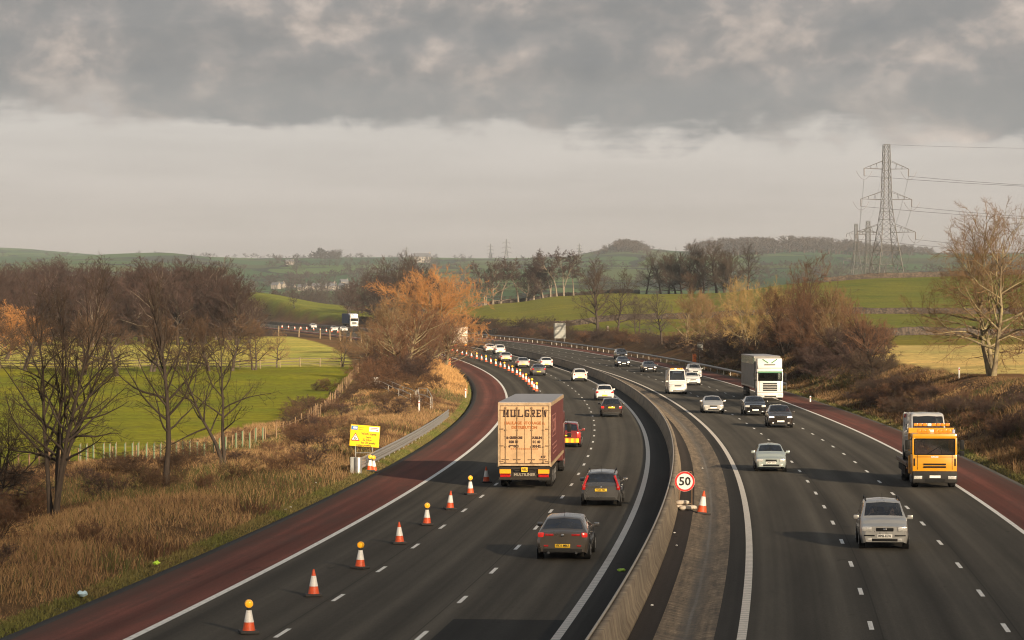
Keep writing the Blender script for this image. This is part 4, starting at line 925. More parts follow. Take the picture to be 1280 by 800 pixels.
        panel('rear_bumper_trim',M_DKPL,0,.34,W*.74,.14,-1,.03,.1,.014)
        if detail: panel('badge',M_CHROME,0,tailh-.17,.10,.09,-1,.03,.05,.02)
    if plate and detail:
        end=-1 if away else 1; t=MB(); pl=rp if away else pf
        zc=(plate_z or (.50 if kind!='estate' else .72)) if away else (.485 if front!='low' else .42); yy=end*(L/2+.030)
        Mx=Matrix.Translation((0,yy,zc))@(Matrix.Rotation(math.pi/2,4,'X') if away else Matrix.Rotation(math.pi,4,'Z')@Matrix.Rotation(math.pi/2,4,'X'))
        text_mb(t,plate,.115,Mx,squeeze=.82,bold=.003); t.build('plate_lettering',M_INK,pl)
    for sd in (-1,1):
        y=hy(hood+.30); mm=MB(); mm.rbox((sd*(w+.09),y,cowl-.0),(.20,.11,.15),.04); mm.box((sd*(w-.01),y,cowl-.045),(.10,.06,.05))
        mm.build('door_mirror',mirror or paint,root,angle=40)
    if rails:
        for sd in (-1,1):
            r_=MB(); x=sd*(rw-.03); pts=[Vector((x,hy(ws+.12),roof-.04)),Vector((x,hy(ws+.25),roof+.055)),Vector((x,hy(rend-.25),roof+.05)),Vector((x,hy(rend-.08),roof-.06))]
            r_.path(pts,.022,6); r_.build('roof_rail',M_DKPL,root,angle=60)
    if detail:
        MB().tube((0,hy(rend-.15 if away else ws+.25),roof-.02),(0,hy(rend-.02 if away else ws+.5),roof+.22),.008,.004,5).build('aerial',M_BLACK,root)
        for sd in (-1,1):
            ln=MB()
            for s_ in (5.35,6.8,8.1):      # door shut lines
                pts=[Vector(surf(s_,r))*1.0 for r in (np.linspace(.5,2.05,7) if sd<0 else np.linspace(7.95,9.5,7))]
                ln.path([Vector((p.x*1.001,p.y,p.z)) for p in pts],.006,4)
            ln.build('door_seam',M_BLACK,root)
            hd=MB()
            for s_ in (6.55,7.9): p=surf(s_,1.75 if sd<0 else 8.25); hd.rbox((p[0]*1.01,p[1],p[2]),(.03,.18,.03),.012)
            hd.build('door_handle',paint,root)
    return root
P_GREY=paintmat('bronze_grey_paint',(.135,.115,.095),.30,.6,.25); P_DGREY=paintmat('grey_paint',(.15,.145,.14),.27,.75,.22); P_SILVER=paintmat('silver_paint',(.40,.395,.375),.32,.45,.25); P_MINT=paintmat('pale_green_silver_paint',(.34,.39,.375),.32,.4,.2)
P_BLACK=paintmat('black_paint',(.006,.006,.007),.22,.1,.1); P_BROWN=paintmat('dark_brown_paint',(.030,.024,.021),.28,.4,.2); P_WHITE=paintmat('white_paint',(.56,.55,.525),.35,0,.22); P_RED=paintmat('dark_red_paint',(.15,.014,.011),.3,.1,.2); P_ORED=paintmat('orange_red_paint',(.55,.10,.02),.35,0,.2)
P_YEL=paintmat('yellow_cab_paint',(.62,.27,.004),.35,0,.15)
HB=dict(kind='hatch'); SA=dict(kind='saloon',L=4.6,W=1.8,Hh=1.44,hood=1.12,ws=1.95,rend=3.35,tail=3.95,tailh=1.02,rw=.54); ES=dict(kind='estate',L=4.5,W=1.74,Hh=1.50,hood=1.0,ws=1.75,rend=3.98,tail=4.36,tailh=1.0,rw=.57)
MPV=dict(kind='mpv',L=4.05,W=1.74,Hh=1.66,hood=.82,hood0=.84,cowl=1.08,ws=1.62,rend=3.55,tail=3.92,tailh=1.08,belt=1.02,rw=.58,wheel=.31); SUV=dict(kind='mpv',L=4.4,W=1.85,Hh=1.64,hood=1.02,hood0=.90,cowl=1.13,ws=1.8,rend=3.75,tail=4.25,tailh=1.15,belt=1.08,rw=.58,wheel=.355)
VAN=dict(kind='van',L=5.3,W=1.97,Hh=2.5,hood=.85,hood0=.98,cowl=1.28,ws=1.55,rend=4.95,tail=5.1,tailh=2.36,belt=1.25,rw=.78,wheel=.34)
CARS={}
CARS['giulietta']=car('hatchback','bronze-grey hatchback with red strip tail lights nearest the camera','car',703,701,True,P_GREY,L=4.35,W=1.80,Hh=1.46,hood=1.02,ws=1.85,rend=3.55,tail=4.12,tailh=1.02,rear='strip',plate='VK11 MBU',detail=True,mirror=P_DGREY)
def twin_exhaust(root,L,w):
    for sd in (-1,1): MB().lathe([(.045,-.06),(.05,.06),(.032,.062)],(sd*w*.52,-L/2-.02,.27),12,axis='Y').build('exhaust_pipe',M_CHROME,root)
twin_exhaust(CARS['giulietta'],4.35,.90)
CARS['focus']=car('estate_car','silver-grey estate car with tall red tail lights beside the lorry','car',751,633.5,True,P_DGREY,**{**ES,'rear':'tall','plate':'YC05 FSV','rails':True})
CARS['red']=car('estate_car','dark red estate car with yellow reflective bumper ahead of the lorry','car',709,559.5,True,P_RED,**{**ES,'Hh':1.56,'rear':'high','lit':True})
def yellow_bumper(root,L,W):
    m=MB(); 
    for k in range(9): m.box((-W*.42+W*.84*(k+.5)/9,-L/2-.03,.44),(W*.84/9-.004,.05,.26),k%2)
    m.build('reflective_bumper',[mat('reflective_yellow',(.85,.50,.02),.35),mat('reflective_orange',(.75,.22,.03),.35)],root)
yellow_bumper(CARS['red'],4.5,1.74)
CARS['dark']=car('hatchback','dark brown hatchback with yellow plate behind the white hatchback in the outer lane','car',764.5,521.5,True,P_BROWN,L=4.2,W=1.80,Hh=1.52,rear='plain',lit=True,plate_z=.78)
CARS['white1']=car('hatchback','white hatchback just ahead of the dark brown hatchback in the outer lane','car',756,501,True,P_WHITE,L=4.2,W=1.78,Hh=1.52)
CARS['white2']=car('hatchback','small white car alone in the outer lane by the concrete barrier','car',725,477,True,P_WHITE,L=4.0,W=1.72,Hh=1.5)
fq=[(673.6,469.8,P_DGREY,SA,'saloon_car','grey saloon beside the cones behind the silver saloon'),(654.4,460,P_SILVER,SA,'saloon_car','silver saloon beside the cones ahead of the grey saloon'),(683.4,459.8,P_WHITE,HB,'hatchback','white hatchback in the outer lane level with the silver saloon'),
    (632.7,452.3,P_SILVER,HB,'hatchback','silver hatchback third in the queue beside the cones'),(625.6,443.2,P_WHITE,MPV,'people_carrier','tall white car in the outer lane behind the far white lorry'),(613,440.6,P_WHITE,HB,'hatchback','white hatchback beside the cones nearest the far white lorry')]
for x,y,p,kw,nm,lb in fq: car(nm,lb,'car',x,y,True,p,**{**kw,'detail':False})
CARS['matrix']=car('people_carrier','silver people carrier with roof rails and two people nearest on the right','car',1106,687.5,False,P_SILVER,**{**MPV,'front':'big','plate':'MP06 EGW','rails':True,'extra':'strips'})
CARS['p206']=car('hatchback','pale green-silver hatchback coming towards the camera in the fast lane','car',964,590,False,P_MINT,L=3.85,W=1.66,Hh=1.43,hood=.88,hood0=.72,ws=1.6,rend=3.2,tail=3.7,rw=.52,front='plain',plate='GN54 KHO')
CARS['kia']=car('off_roader','dark grey-brown off-roader with lit headlights nearest of the two dark cars','car',976,535,False,P_BROWN,**{**SUV,'front':'slim','lit':True})
CARS['blk']=car('off_roader','black car in front of the white lorry cab','car',944.5,520,False,P_BLACK,**{**SUV,'Hh':1.58})
CARS['silv']=car('saloon_car','silver saloon approaching left of the black car','car',892,517,False,P_SILVER,**SA)
car('hatchback','white hatchback half hidden behind the white van','car',866.5,482,False,P_WHITE,detail=False,L=4.2)
car('people_carrier','white car following the hidden white hatchback by the hard shoulder','car',869.5,472,False,P_WHITE,**{**MPV,'detail':False})
car('saloon_car','dark brown saloon alone in the middle lane ahead of the two far dark cars','car',813,465.7,False,P_BROWN,**{**SA,'detail':False})
car('saloon_car','black saloon with lit headlights in the far right carriageway','car',780,458.7,False,P_BLACK,**{**SA,'detail':False,'lit':True})
car('people_carrier','grey car close behind the far black saloon','car',778,449.5,False,P_DGREY,**{**MPV,'detail':False})
car('hatchback','white car on the far bend above the pale field','car',392.5,410.6,False,P_WHITE,detail=False)
car('hatchback','white car left of two behind the small forked tree','car',419,414.2,False,P_WHITE,detail=False)
car('hatchback','white car right of two behind the small forked tree','car',431,414.6,False,P_WHITE,detail=False)
CARS['van']=car('minibus','white high-roof van with amber light bar coming past the white hatchback','van',847.5,493,False,P_WHITE,**{**VAN,'extra':'plain'})
def lightbar(root,y,z,w,n=6,d=.3):
    m=MB(); 
    for k in range(n): m.rbox((-w/2+w*(k+.5)/n,y,z),(w/n-.02,d,.14),.03,0 if k not in (n//2,) else 1)
    m.build('light_bar',[M_AMBER,mat('white_lamp',(.7,.68,.6),.3)],root,angle=40)
lightbar(CARS['van'],.9,2.55,1.3); 
def van_lettering(root,L):
    m=MB(); m.rbox((0,L/2-1.38,2.18),(.9,.06,.16),.01); m.build('destination_panel',mat('dark_blue_panel',(.02,.03,.06),.4),root)
van_lettering(CARS['van'],5.3)

# ------------------------------------------------------------------ people seen through the glass
M_SKIN=mat('skin',(.62,.38,.28),.5,var=.08,scale=12); M_HAIR=mat('grey_brown_hair',(.10,.07,.05),.7,scale=20); M_SHIRTW=mat('white_shirt',(.72,.71,.69),.8,scale=9); M_SHIRTD=mat('dark_jumper',(.05,.05,.07),.85,scale=9); M_SHIRTR=mat('red_jacket',(.45,.07,.05),.8,scale=9)
def skin_mesh(name, V, E, Rd, mats, root_i=0, sub=1):
    me=bpy.data.meshes.new(name); me.from_pydata(V,E,[]); ob=bpy.data.objects.new(name,me); C.objects.link(ob)
    ob.modifiers.new('s','SKIN'); me.skin_vertices.new() if not me.skin_vertices else None
    for i,r in enumerate(Rd):
        rx,ry=r if hasattr(r,'__len__') else (r,r)
        me.skin_vertices[0].data[i].radius=(rx,ry); me.skin_vertices[0].data[i].use_root=(i==root_i)
    sb=ob.modifiers.new('u','SUBSURF'); sb.levels=sub; sb.render_levels=sub
    dg=bpy.context.evaluated_depsgraph_get(); out=bpy.data.meshes.new_from_object(ob.evaluated_get(dg)); bpy.data.objects.remove(ob)
    out.materials.clear(); out.materials.append(mats); out.polygons.foreach_set('use_smooth',[True]*len(out.polygons)); return out
def seated_person(label, loc, rz, shirt, wheel=True, hair=M_HAIR, turn=0.0):
    """origin at the seat; faces +y"""
    t=thing('person',label,'person',loc,rz)
    V=[(0,0,.10),(0,-.05,.30),(0,-.07,.48),(0,-.05,.60),(0,-.02,.70),(0,.01,.80),(0,.0,.87)]; Rr=[(.16,.13),(.15,.11),(.17,.11),(.055,.055),(.075,.085),(.085,.10),(.05,.06)]
    E=[(0,1),(1,2),(2,3),(3,4),(4,5),(5,6)]
    def limb(pts,rad,root):
        p=root
        for q,r in zip(pts,rad): V.append(q); Rr.append(r); E.append((p,len(V)-1)); p=len(V)-1
        return p
    for sd in (-1,1):
        hx=sd*.17 if wheel else sd*.10
        hand=(hx,.40,.40) if wheel else (hx,.26,.16)
        w_=limb([(sd*.19,-.06,.50),(sd*.27,.02,.27),(hand[0]*1.05,hand[1]-.09,hand[2]-.03),hand],[.065,.048,.032,.036],2)
        for k,(dx,ln) in enumerate(((-.027,.055),(-.009,.065),(.010,.062),(.028,.05))):
            limb([(hand[0]+dx,hand[1]+.05,hand[2]+.035),(hand[0]+dx*.9,hand[1]+.05+ln*.5,hand[2]+.01)],[.010,.008],w_)
        limb([(hand[0]-sd*.05,hand[1]+.02,hand[2]+.03)],[.011],w_)
        limb([(sd*.10,.12,.10),(sd*.13,.46,.14),(sd*.12,.62,-.22),(sd*.12,.72,-.26)],[.09,.065,.045,.035],0)
    limb([(0,.115,.765)],[.016],4)         # nose
    link('body',skin_mesh('body',V,E,Rr,M_SKIN,0,1),t)
    SV=[(0,0,.12),(0,-.05,.30),(0,-.07,.48),(0,-.055,.575)]; SR=[(.185,.15),(.175,.135),(.19,.13),(.09,.08)]; SE=[(0,1),(1,2),(2,3)]
    for sd in (-1,1):
        SV+= [(sd*.20,-.06,.50),(sd*.275,.02,.27),((sd*.18 if wheel else sd*.105),(.31 if wheel else .19),(.37 if wheel else .15))]; SR+=[.082,.066,.05]; n=len(SV); SE+=[(2,n-3),(n-3,n-2),(n-2,n-1)]
    link('shirt',skin_mesh('shirt',SV,SE,SR,shirt,0,1),t)
    h=MB(); h.lathe([(.02,.905),(.07,.895),(.10,.855),(.108,.80),(.10,.74)],(0,-.025,.0),14); h.build('hair',hair,t,smooth=True)
    e=MB()
    for sd in (-1,1): e.lathe([(.004,-.012),(.012,0),(.004,.012)],(sd*.034,.093,.79),8,axis='Y')
    e.box((0,.098,.715),(.05,.01,.010)); e.build('face_features',M_BLACK,t); return t
def in_vehicle(root, lx, ly, lz, label, shirt, wheel=True, **k):
    M=Matrix.Translation(root.location)@Matrix.Rotation(root.rotation_euler.z,4,'Z'); p=M@Vector((lx,ly,lz))
    return seated_person(label,p,root.rotation_euler.z,shirt,wheel,**k)
in_vehicle(CARS['matrix'],.36,.18,.52,'driver of the silver people carrier in a dark jumper with hands on the wheel',M_SHIRTD)
in_vehicle(CARS['matrix'],-.36,.18,.52,'passenger in a white shirt in the silver people carrier',M_SHIRTW,False)
# ------------------------------------------------------------------ lorries
M_CREAM=mat('cream_door_panel',(.52,.335,.175),.5,var=.06,scale=1.5,grime=((.20,.115,.05),.40)); M_MAROON=mat('maroon_curtain',(.105,.024,.020),.6,var=.12,scale=1.2,bmp=.15); M_ROOF=mat('grey_roof_sheet',(.24,.24,.26),.5,scale=1)
M_STEEL=mat('galvanised_steel',(.36,.35,.33),.42,.6,var=.2,scale=4); M_CHAS=mat('dirty_chassis',(.036,.030,.025),.8,scale=3,spec=.15); M_FRAME=mat('cream_frame_steel',(.42,.30,.18),.5,scale=3,grime=((.12,.06,.03),.6)); M_RFL=mat('amber_reflector',(.95,.36,.015),.35,var=.08,scale=12); M_BROWNINK=mat('dark_brown_lettering',(.050,.022,.012),.6); M_ORGINK=mat('faded_orange_lettering',(.34,.115,.025),.6); M_PINK=mat('faded_pale_lettering',(.30,.12,.10),.6); M_RUST=mat('worn_dark_steel',(.20,.125,.065),.7,scale=8)
def slab(mb, s, x, z, h, w, gap, M, mi=0, t=.28):
    """slab-serif capitals from strokes; h height, w width"""
    th=h*t; sv=h*.13
    def bar(x0,z0,x1,z1,wd):
        d=Vector((x1-x0,z1-z0)); n=Vector((-d.y,d.x)).normalized()*wd/2
        mb.prism([(x0+n.x,z0+n.y),(x1+n.x,z1+n.y),(x1-n.x,z1-n.y),(x0-n.x,z0-n.y)],.006,M,mi)
    for ch in s:
        l,r,b,t_=x,x+w,z,z+h; st=th*.80
        def stem(px,ser=(1,1)):
            bar(px,b,px,t_,st)
            if ser[0]: bar(px-st*.85,b+sv/2,px+st*.85,b+sv/2,sv)
            if ser[1]: bar(px-st*.85,t_-sv/2,px+st*.85,t_-sv/2,sv)
        if ch=='M': stem(l+st*.6); stem(r-st*.6); bar(l+st*.5,t_-.02*h,(l+r)/2,b+h*.25,st*.75); bar(r-st*.5,t_-.02*h,(l+r)/2,b+h*.25,st*.75)
        elif ch=='U': stem(l+st*.7,(0,1)); stem(r-st*.7,(0,1)); bar(l+st*.3,b+st*.45,r-st*.3,b+st*.45,st*.9)
        elif ch=='L': stem(l+st*.8); bar(l+st*.5,b+sv*.6,r,b+sv*.6,sv*1.2); bar(r-sv*.5,b,r-sv*.5,b+h*.34,sv)
        elif ch=='G': bar(l+st*.5,b+h*.12,l+st*.5,t_-h*.12,st); bar(l+st*.2,t_-sv*.8,r-st*.1,t_-sv*.8,sv*1.5); bar(l+st*.2,b+sv*.8,r-st*.2,b+sv*.8,sv*1.5); bar(r-st*.5,b+.05*h,r-st*.5,b+h*.48,st); bar(r-st*1.4,b+h*.45,r+st*.1,b+h*.45,sv); bar(r-st*.3,t_-h*.30,r-st*.3,t_,sv)
        elif ch=='R': stem(l+st*.7); bar(l+st*.5,t_-sv*.6,r-st*.6,t_-sv*.6,sv*1.2); bar(l+st*.5,b+h*.48,r-st*.6,b+h*.48,sv*1.2); bar(r-st*.5,b+h*.46,r-st*.5,t_-h*.04,st*.9); bar((l+r)/2,b+h*.48,r-st*.3,b,st*.85); bar(r-st*.9,b+sv/2,r+st*.2,b+sv/2,sv)
        elif ch=='E': stem(l+st*.7); bar(l+st*.5,t_-sv*.6,r,t_-sv*.6,sv*1.2); bar(l+st*.5,b+sv*.6,r,b+sv*.6,sv*1.2); bar(l+st*.5,b+h*.5,r-st*.5,b+h*.5,sv*1.1); bar(r-sv*.5,t_-h*.3,r-sv*.5,t_,sv); bar(r-sv*.5,b,r-sv*.5,b+h*.3,sv)
        elif ch=='W': bar(l+st*.2,t_,l+w*.28,b,st*.8); bar(l+w*.28,b,(l+r)/2,t_-h*.1,st*.6); bar((l+r)/2,t_-h*.1,r-w*.28,b,st*.8); bar(r-w*.28,b,r-st*.2,t_,st*.6); bar(l-st*.3,t_-sv/2,l+st*.9,t_-sv/2,sv); bar(r-st*.9,t_-sv/2,r+st*.3,t_-sv/2,sv)
        x+=w+gap
    return x
def lorry_place(px,py,away,L):
    s0,o0=pix_road(px,py); sc=s0+.7; q=road(sc,o0); s2=s0+L*.5
    th=heading(s2); q=road(s2,o0); return (float(q[0]),float(q[1]),float(q[2])+.006),(-th if away else math.pi-th)
def axle(root,y,w,r=.5,dual=True,n=0):
    for sd in (-1,1):
        add_wheel(root,sd*(w-.18),y,r,.34,True)
def trailer(root, L, W, Hh, z0, y0, side, doors, roof, frame, lettering=True, closed_detail=True):
    """box trailer from y0 (rear) forward"""
    w=W/2
    b=MB(); b.box((0,y0+L/2,(z0+Hh)/2),(W-.06,L-.06,Hh-z0-.06)); b.build('load_box',side,root)
    for sd in (-1,1):
        c=MB(); n=26
        for k in range(n): c.box((sd*(w-.012),y0+.12+(L-.24)*(k+.5)/n,(z0+Hh)/2-.02),(.03+.012*(k%2),(L-.24)/n-.006,Hh-z0-.30))
        cu=c.build('side_curtain',side,root)
        r_=MB(); r_.box((sd*(w-.005),y0+L/2,Hh-.08),(.05,L,.16)); r_.box((sd*(w-.005),y0+L/2,z0+.02),(.06,L,.14)); 
        r_.build('side_rail',frame,root)
        if lettering and sd>0:
            t=MB(); x=w+.028
            def fr(ya,yb,za,zb,th=.05):
                for a in ((ya,za,yb,za),(ya,zb,yb,zb)): t.box((x,(a[0]+a[2])/2,a[1]),(.008,abs(a[2]-a[0]),th))
                for yy in (ya,yb): t.box((x,yy,(za+zb)/2),(.008,th,zb-za))
            fr(y0+.9,y0+4.6,z0+1.35,z0+2.35); fr(y0+1.6,y0+2.6,z0+1.6,z0+2.1,.12); fr(y0+3.0,y0+4.0,z0+1.6,z0+2.1,.12)
            for k in range(3): t.box((x,y0+3.2+(k==1)*.5,z0+.95-.22*k),(.008,4.6-k*.5,.07))
            t.build('side_lettering',M_PINK,cu)
    MB().box((0,y0+L/2,Hh+.012),(W-.02,L-.02,.05)).build('roof',roof,root)
    f=MB()
    for sd in (-1,1): f.box((sd*(w-.04),y0-.005,(z0+Hh)/2),(.09,.10,Hh-z0+.04))
    f.box((0,y0-.005,Hh-.06),(W-.18,.10,.14)); f.box((0,y0-.005,z0+.04),(W-.18,.10,.10)); f.build('rear_frame',frame,root)
    for sd in (-1,1):
        d=MB(); dw=(W-.20)/2; d.box((sd*dw/2,y0-.022,(z0+Hh)/2-.02),(dw-.02,.05,Hh-z0-.28)); do=d.build('rear_door',doors,root)
        if closed_detail:
            k=MB()
            for xx in (.30,.78):
                x=sd*dw*xx; k.tube((x,y0-.075,z0+.12),(x,y0-.075,Hh-.18),.018,.018,6)
                for zz_ in (z0+.16,z0+.9,z0+1.7,z0+2.4,Hh-.24): k.rbox((x,y0-.07,zz_),(.10,.05,.06),.01)
                k.rbox((x+sd*.0,y0-.085,z0+.30),(.34,.03,.045),.01)
            for zz_ in (z0+.2,z0+.95,z0+1.75,Hh-.35): k.rbox((sd*(dw-.06),y0-.055,zz_),(.20,.05,.05),.01)
            k.build('lock_rods',M_RUST,do)
    c=MB(); c.box((0,y0+L*.5,z0-.16),(.9,L-.2,.22)); c.box((0,y0+.3,z0-.12),(W-.1,.5,.12)); 
    for sd in (-1,1): c.box((sd*(w-.06),y0+L*.42,z0-.42),(.05,4.2,.40))
    c.build('chassis',M_CHAS,root)
    for yy in (y0+2.2,y0+3.5,y0+4.8): axle(root,yy,w)
def cab(root, yf, W, Hc, paint, visor=None, grille=6, deflector=None, glass=M_GLASST, zb=.35, depth=2.1, zw=(1.75,2.55), deep=True, bumper=None):
    """forward-control cab whose front face stands at yf"""
    w=W/2; b=MB(); z0,z1=zw
    # shell: lower front, pillars, roof so that the windscreen is a real opening
    b.rbox((0,yf-depth/2,(zb+.25+z0)/2),(W,depth,z0-zb-.25),.08)
    b.rbox((0,yf-depth/2-.05,(z1+Hc)/2),(W,depth-.1,Hc-z1),.10)
    for sd in (-1,1):
        b.rbox((sd*(w-.07),yf-.12,(z0+z1)/2),(.14,.20,z1-z0+.1),.03); b.rbox((sd*(w-.05),yf-1.25,(z0+z1)/2),(.10,.5,z1-z0+.1),.03)
    b.rbox((0,yf-depth+.06,(z0+z1)/2),(W,.12,z1-z0+.1),.03)
    body=b.build('cab',paint,root,angle=40)
    MB().box((0,yf-.05,(z0+z1)/2),(W-.26,.02,z1-z0)).build('windscreen',glass,root)
    for sd in (-1,1): MB().box((sd*(w-.02),yf-.62,(z0+z1)/2),(.02,.80,z1-z0)).build('side_window',M_GLASSD,root)
    inn=MB(); inn.rbox((0,yf-.45,z0-.02),(W-.25,.55,.22),.05); inn.rbox((W*.26,yf-1.35,z0-.0),(.5,.5,.5),.05); inn.rbox((-W*.26,yf-1.35,z0),(.5,.5,.5),.05); inn.rbox((W*.26,yf-1.55,z0+.42),(.48,.14,.7),.05); inn.rbox((-W*.26,yf-1.55,z0+.42),(.48,.14,.7),.05); inn.build('seats',mat('pale_cab_lining',(.22,.21,.20),.8,scale=6),root)
    g=MB()
    for k in range(grille):
        g.rbox((0,yf+.012,(zb+.62+(z0-zb-.75)*(k+.2)/max(1,grille)) if grille>3 else 1.02+.13*k),(W*(.55 if grille>3 else .50),.09,.11 if grille>3 else .075),.012)
    g.build('grille',M_BLACK,root)
    bp=MB(); bp.rbox((0,yf+.02,zb+.16+(.08 if bumper else 0)),(W*1.0,.30,.40+(.16 if bumper else 0)),.06); bp.build('front_bumper',bumper or paint,root,angle=40)
    lg=MB(); lg.rbox((0,yf+.172,zb+.08),(W*.46,.02,.14),.008); lg.build('lower_grille',M_BLACK,root)
    for sd in (-1,1):
        MB().rbox((sd*w*.76,yf+.14,zb+.22),(W*.19,.10,.16),.03).build('headlight',M_HEAD,root,angle=40)
        m=MB(); m.tube((sd*(w-.02),yf-.15,z1),(sd*(w+.18),yf-.02,z1-.05),.02); m.rbox((sd*(w+.23),yf-.02,z1-.28),(.22,.12,.46),.03); m.rbox((sd*(w+.23),yf-.02,z1-.68),(.22,.12,.24),.03); m.tube((sd*(w-.02),yf-.15,z0+.05),(sd*(w+.2),yf-.02,z1-.75),.02); m.build('door_mirror',M_BLACK,root,angle=40)
    MB().rbox((0,yf+.182,zb+.26),(.52,.02,.12),.004).build('front_plate',M_PLW,root)
    fr=MB()
    for (a0,b0,a1,b1) in ((-w+.12,z0,w-.12,z0),(-w+.12,z1,w-.12,z1),(-w+.12,z0,-w+.12,z1),(w-.12,z0,w-.12,z1)): fr.tube((a0,yf+.0,b0),(a1,yf+.0,b1),.028)
    fr.build('windscreen_seal',M_BLACK,root)
    sm_=MB()
    for sd in (-1,1): sm_.rbox((sd*(w-.24),yf+.004,(zb+.5+z0)/2+.06),(.022,.02,z0-zb-.55),.004)
    sm_.rbox((0,yf+.004,z0-.12),(W*.88,.02,.022),.004); sm_.rbox((0,yf+.004,zb+.46),(W*.96,.02,.03),.004); sm_.build('panel_gaps',M_BLACK,root)
    wp=MB(); 
    for sd in (-1,1): wp.tube((sd*.35,yf+.0,z0+.02),(sd*.02-.25,yf-.0,z0+.38),.012)
    wp.build('wiper',M_BLACK,root)
    if visor: MB().rbox((0,yf+.03,z1+.02),(W*.93,.16,.16),.03,rx=.25).build('sun_visor',visor,root)
    add_wheel(root,w-.18,yf-.95,.5,.32); add_wheel(root,-(w-.18),yf-.95,.5,.32)
    return body
# --- the cream and maroon lorry seen from behind
def big_lorry(label, px, py, lettered=True, side=M_MAROON, doors=M_CREAM, roof=M_ROOF, frame=M_FRAME, cabp=mat('maroon_cab_paint',(.09,.02,.018),.4), Hh=4.12):
    L=16.2; loc,rz=lorry_place(px,py,True,L); root=thing('articulated_lorry',label,'lorry',loc,rz)
    y0=-L/2; W=2.52; z0=1.12
    trailer(root,13.6,W,Hh,z0,y0,side,doors,roof,frame,lettered,lettered)
    bar=MB(); bar.rbox((0,y0+.06,.98),(W-.04,.14,.10),.02); bar.rbox((0,y0+.10,.66),(1.15,.05,.30),.02); bar.rbox((0,y0+.06,.50),(W-.06,.14,.12),.02)
    for x in (-.62,.62): bar.box((x,y0+.14,.75),(.09,.1,.5))
    bar.build('rear_bumper',M_CHAS,root)
    for sd in (-1,1):
        MB().rbox((sd*.92,y0-.02,.84),(.54,.03,.20),.01).build('reflector_panel',M_RFL,root)
        t=MB(); t.rbox((sd*.92,y0-.01,.63),(.50,.06,.13),.02,0); t.build('tail_light',M_TAIL,root)
        MB().rbox((sd*.95,y0+.9,.62),(.5,.03,.6),.01).build('mudflap',M_BLACK,root)
    pl=MB().rbox((0,y0-.03,.93),(.30,.03,.22),.01).build('rear_plate',M_PLY,root)
    up=Matrix.Rotation(math.pi/2,4,'X')
    t=MB(); text_mb(t,'N8L',.17,Matrix.Translation((0,y0-.048,.93))@up,squeeze=.8,bold=.004); t.build('plate_lettering',M_INK,pl)
    if lettered:
        b=MB(); text_mb(b,'MULTILINER',.19,Matrix.Translation((0,y0+.068,.68))@up,bold=.004); b.build('bumper_lettering',mat('grey_lettering',(.30,.26,.2),.6),root)
        l=MB(); slab(l,'MUL',-1.02,z0+2.32,.36,.275,.066,Matrix.Translation((0,y0-.056,0))); slab(l,'GREW',.02,z0+2.32,.36,.215,.062,Matrix.Translation((0,y0-.056,0)))
        l.build('door_lettering',M_BROWNINK,root)
        for s_,x,z,sz in (('Tel: GREENORE',-.52,z0+1.33,.155),('028 30',-.52,z0+1.13,.17),('699000',-.52,z0+.92,.17),('DUBLIN',.58,z0+1.33,.155),('01 40',.58,z0+1.13,.17),('30142',.58,z0+.92,.17),('S 47',.90,z0+.42,.13)):
            l=MB(); text_mb(l,s_,sz,Matrix.Translation((x,y0-.053,z))@up,bold=.012,squeeze=.80 if len(s_)>8 else .95); l.build('door_lettering',M_BROWNINK,root)
        o=MB()
        for s_,x,z in (('HAULAGE  STORAGE &',.0,z0+2.03),('DISTRIBUTION',.0,z0+1.82)):
            text_mb(o,s_,.19,Matrix.Translation((x,y0-.053,z))@up@Matrix.Shear('XY',4,(.18,0)) if False else Matrix.Translation((x,y0-.053,z))@up,bold=.010,squeeze=.98)
        for k in range(14): o.box((-.62+.095*k,y0-.052,z0+.80),(.07,.006,.05))
        o.build('door_lettering',M_ORGINK,root)
        st=MB()
        for (x,z) in ((-.82,z0+.52),(-.36,z0+.60),(.34,z0+.60)): st.lathe([(.15,0),(.12,.004)],(x,y0-.05,z),10,axis='Y')
    cab(root,L/2,2.48,3.2,cabp,grille=4)
    return root
big_lorry('cream-doored lorry with maroon curtain side and dark brown lettering','663' and 655,611.5)
big_lorry('far white box lorry half hidden by the orange scrub at the bend',575.5,437.3,False,mat('grey_white_side',(.5,.48,.44),.5),mat('off_white_doors',(.66,.58,.48),.5,grime=((.35,.24,.15),.35)),M_ROOF,mat('white_frame',(.6,.55,.48),.5),P_WHITE,4.0)
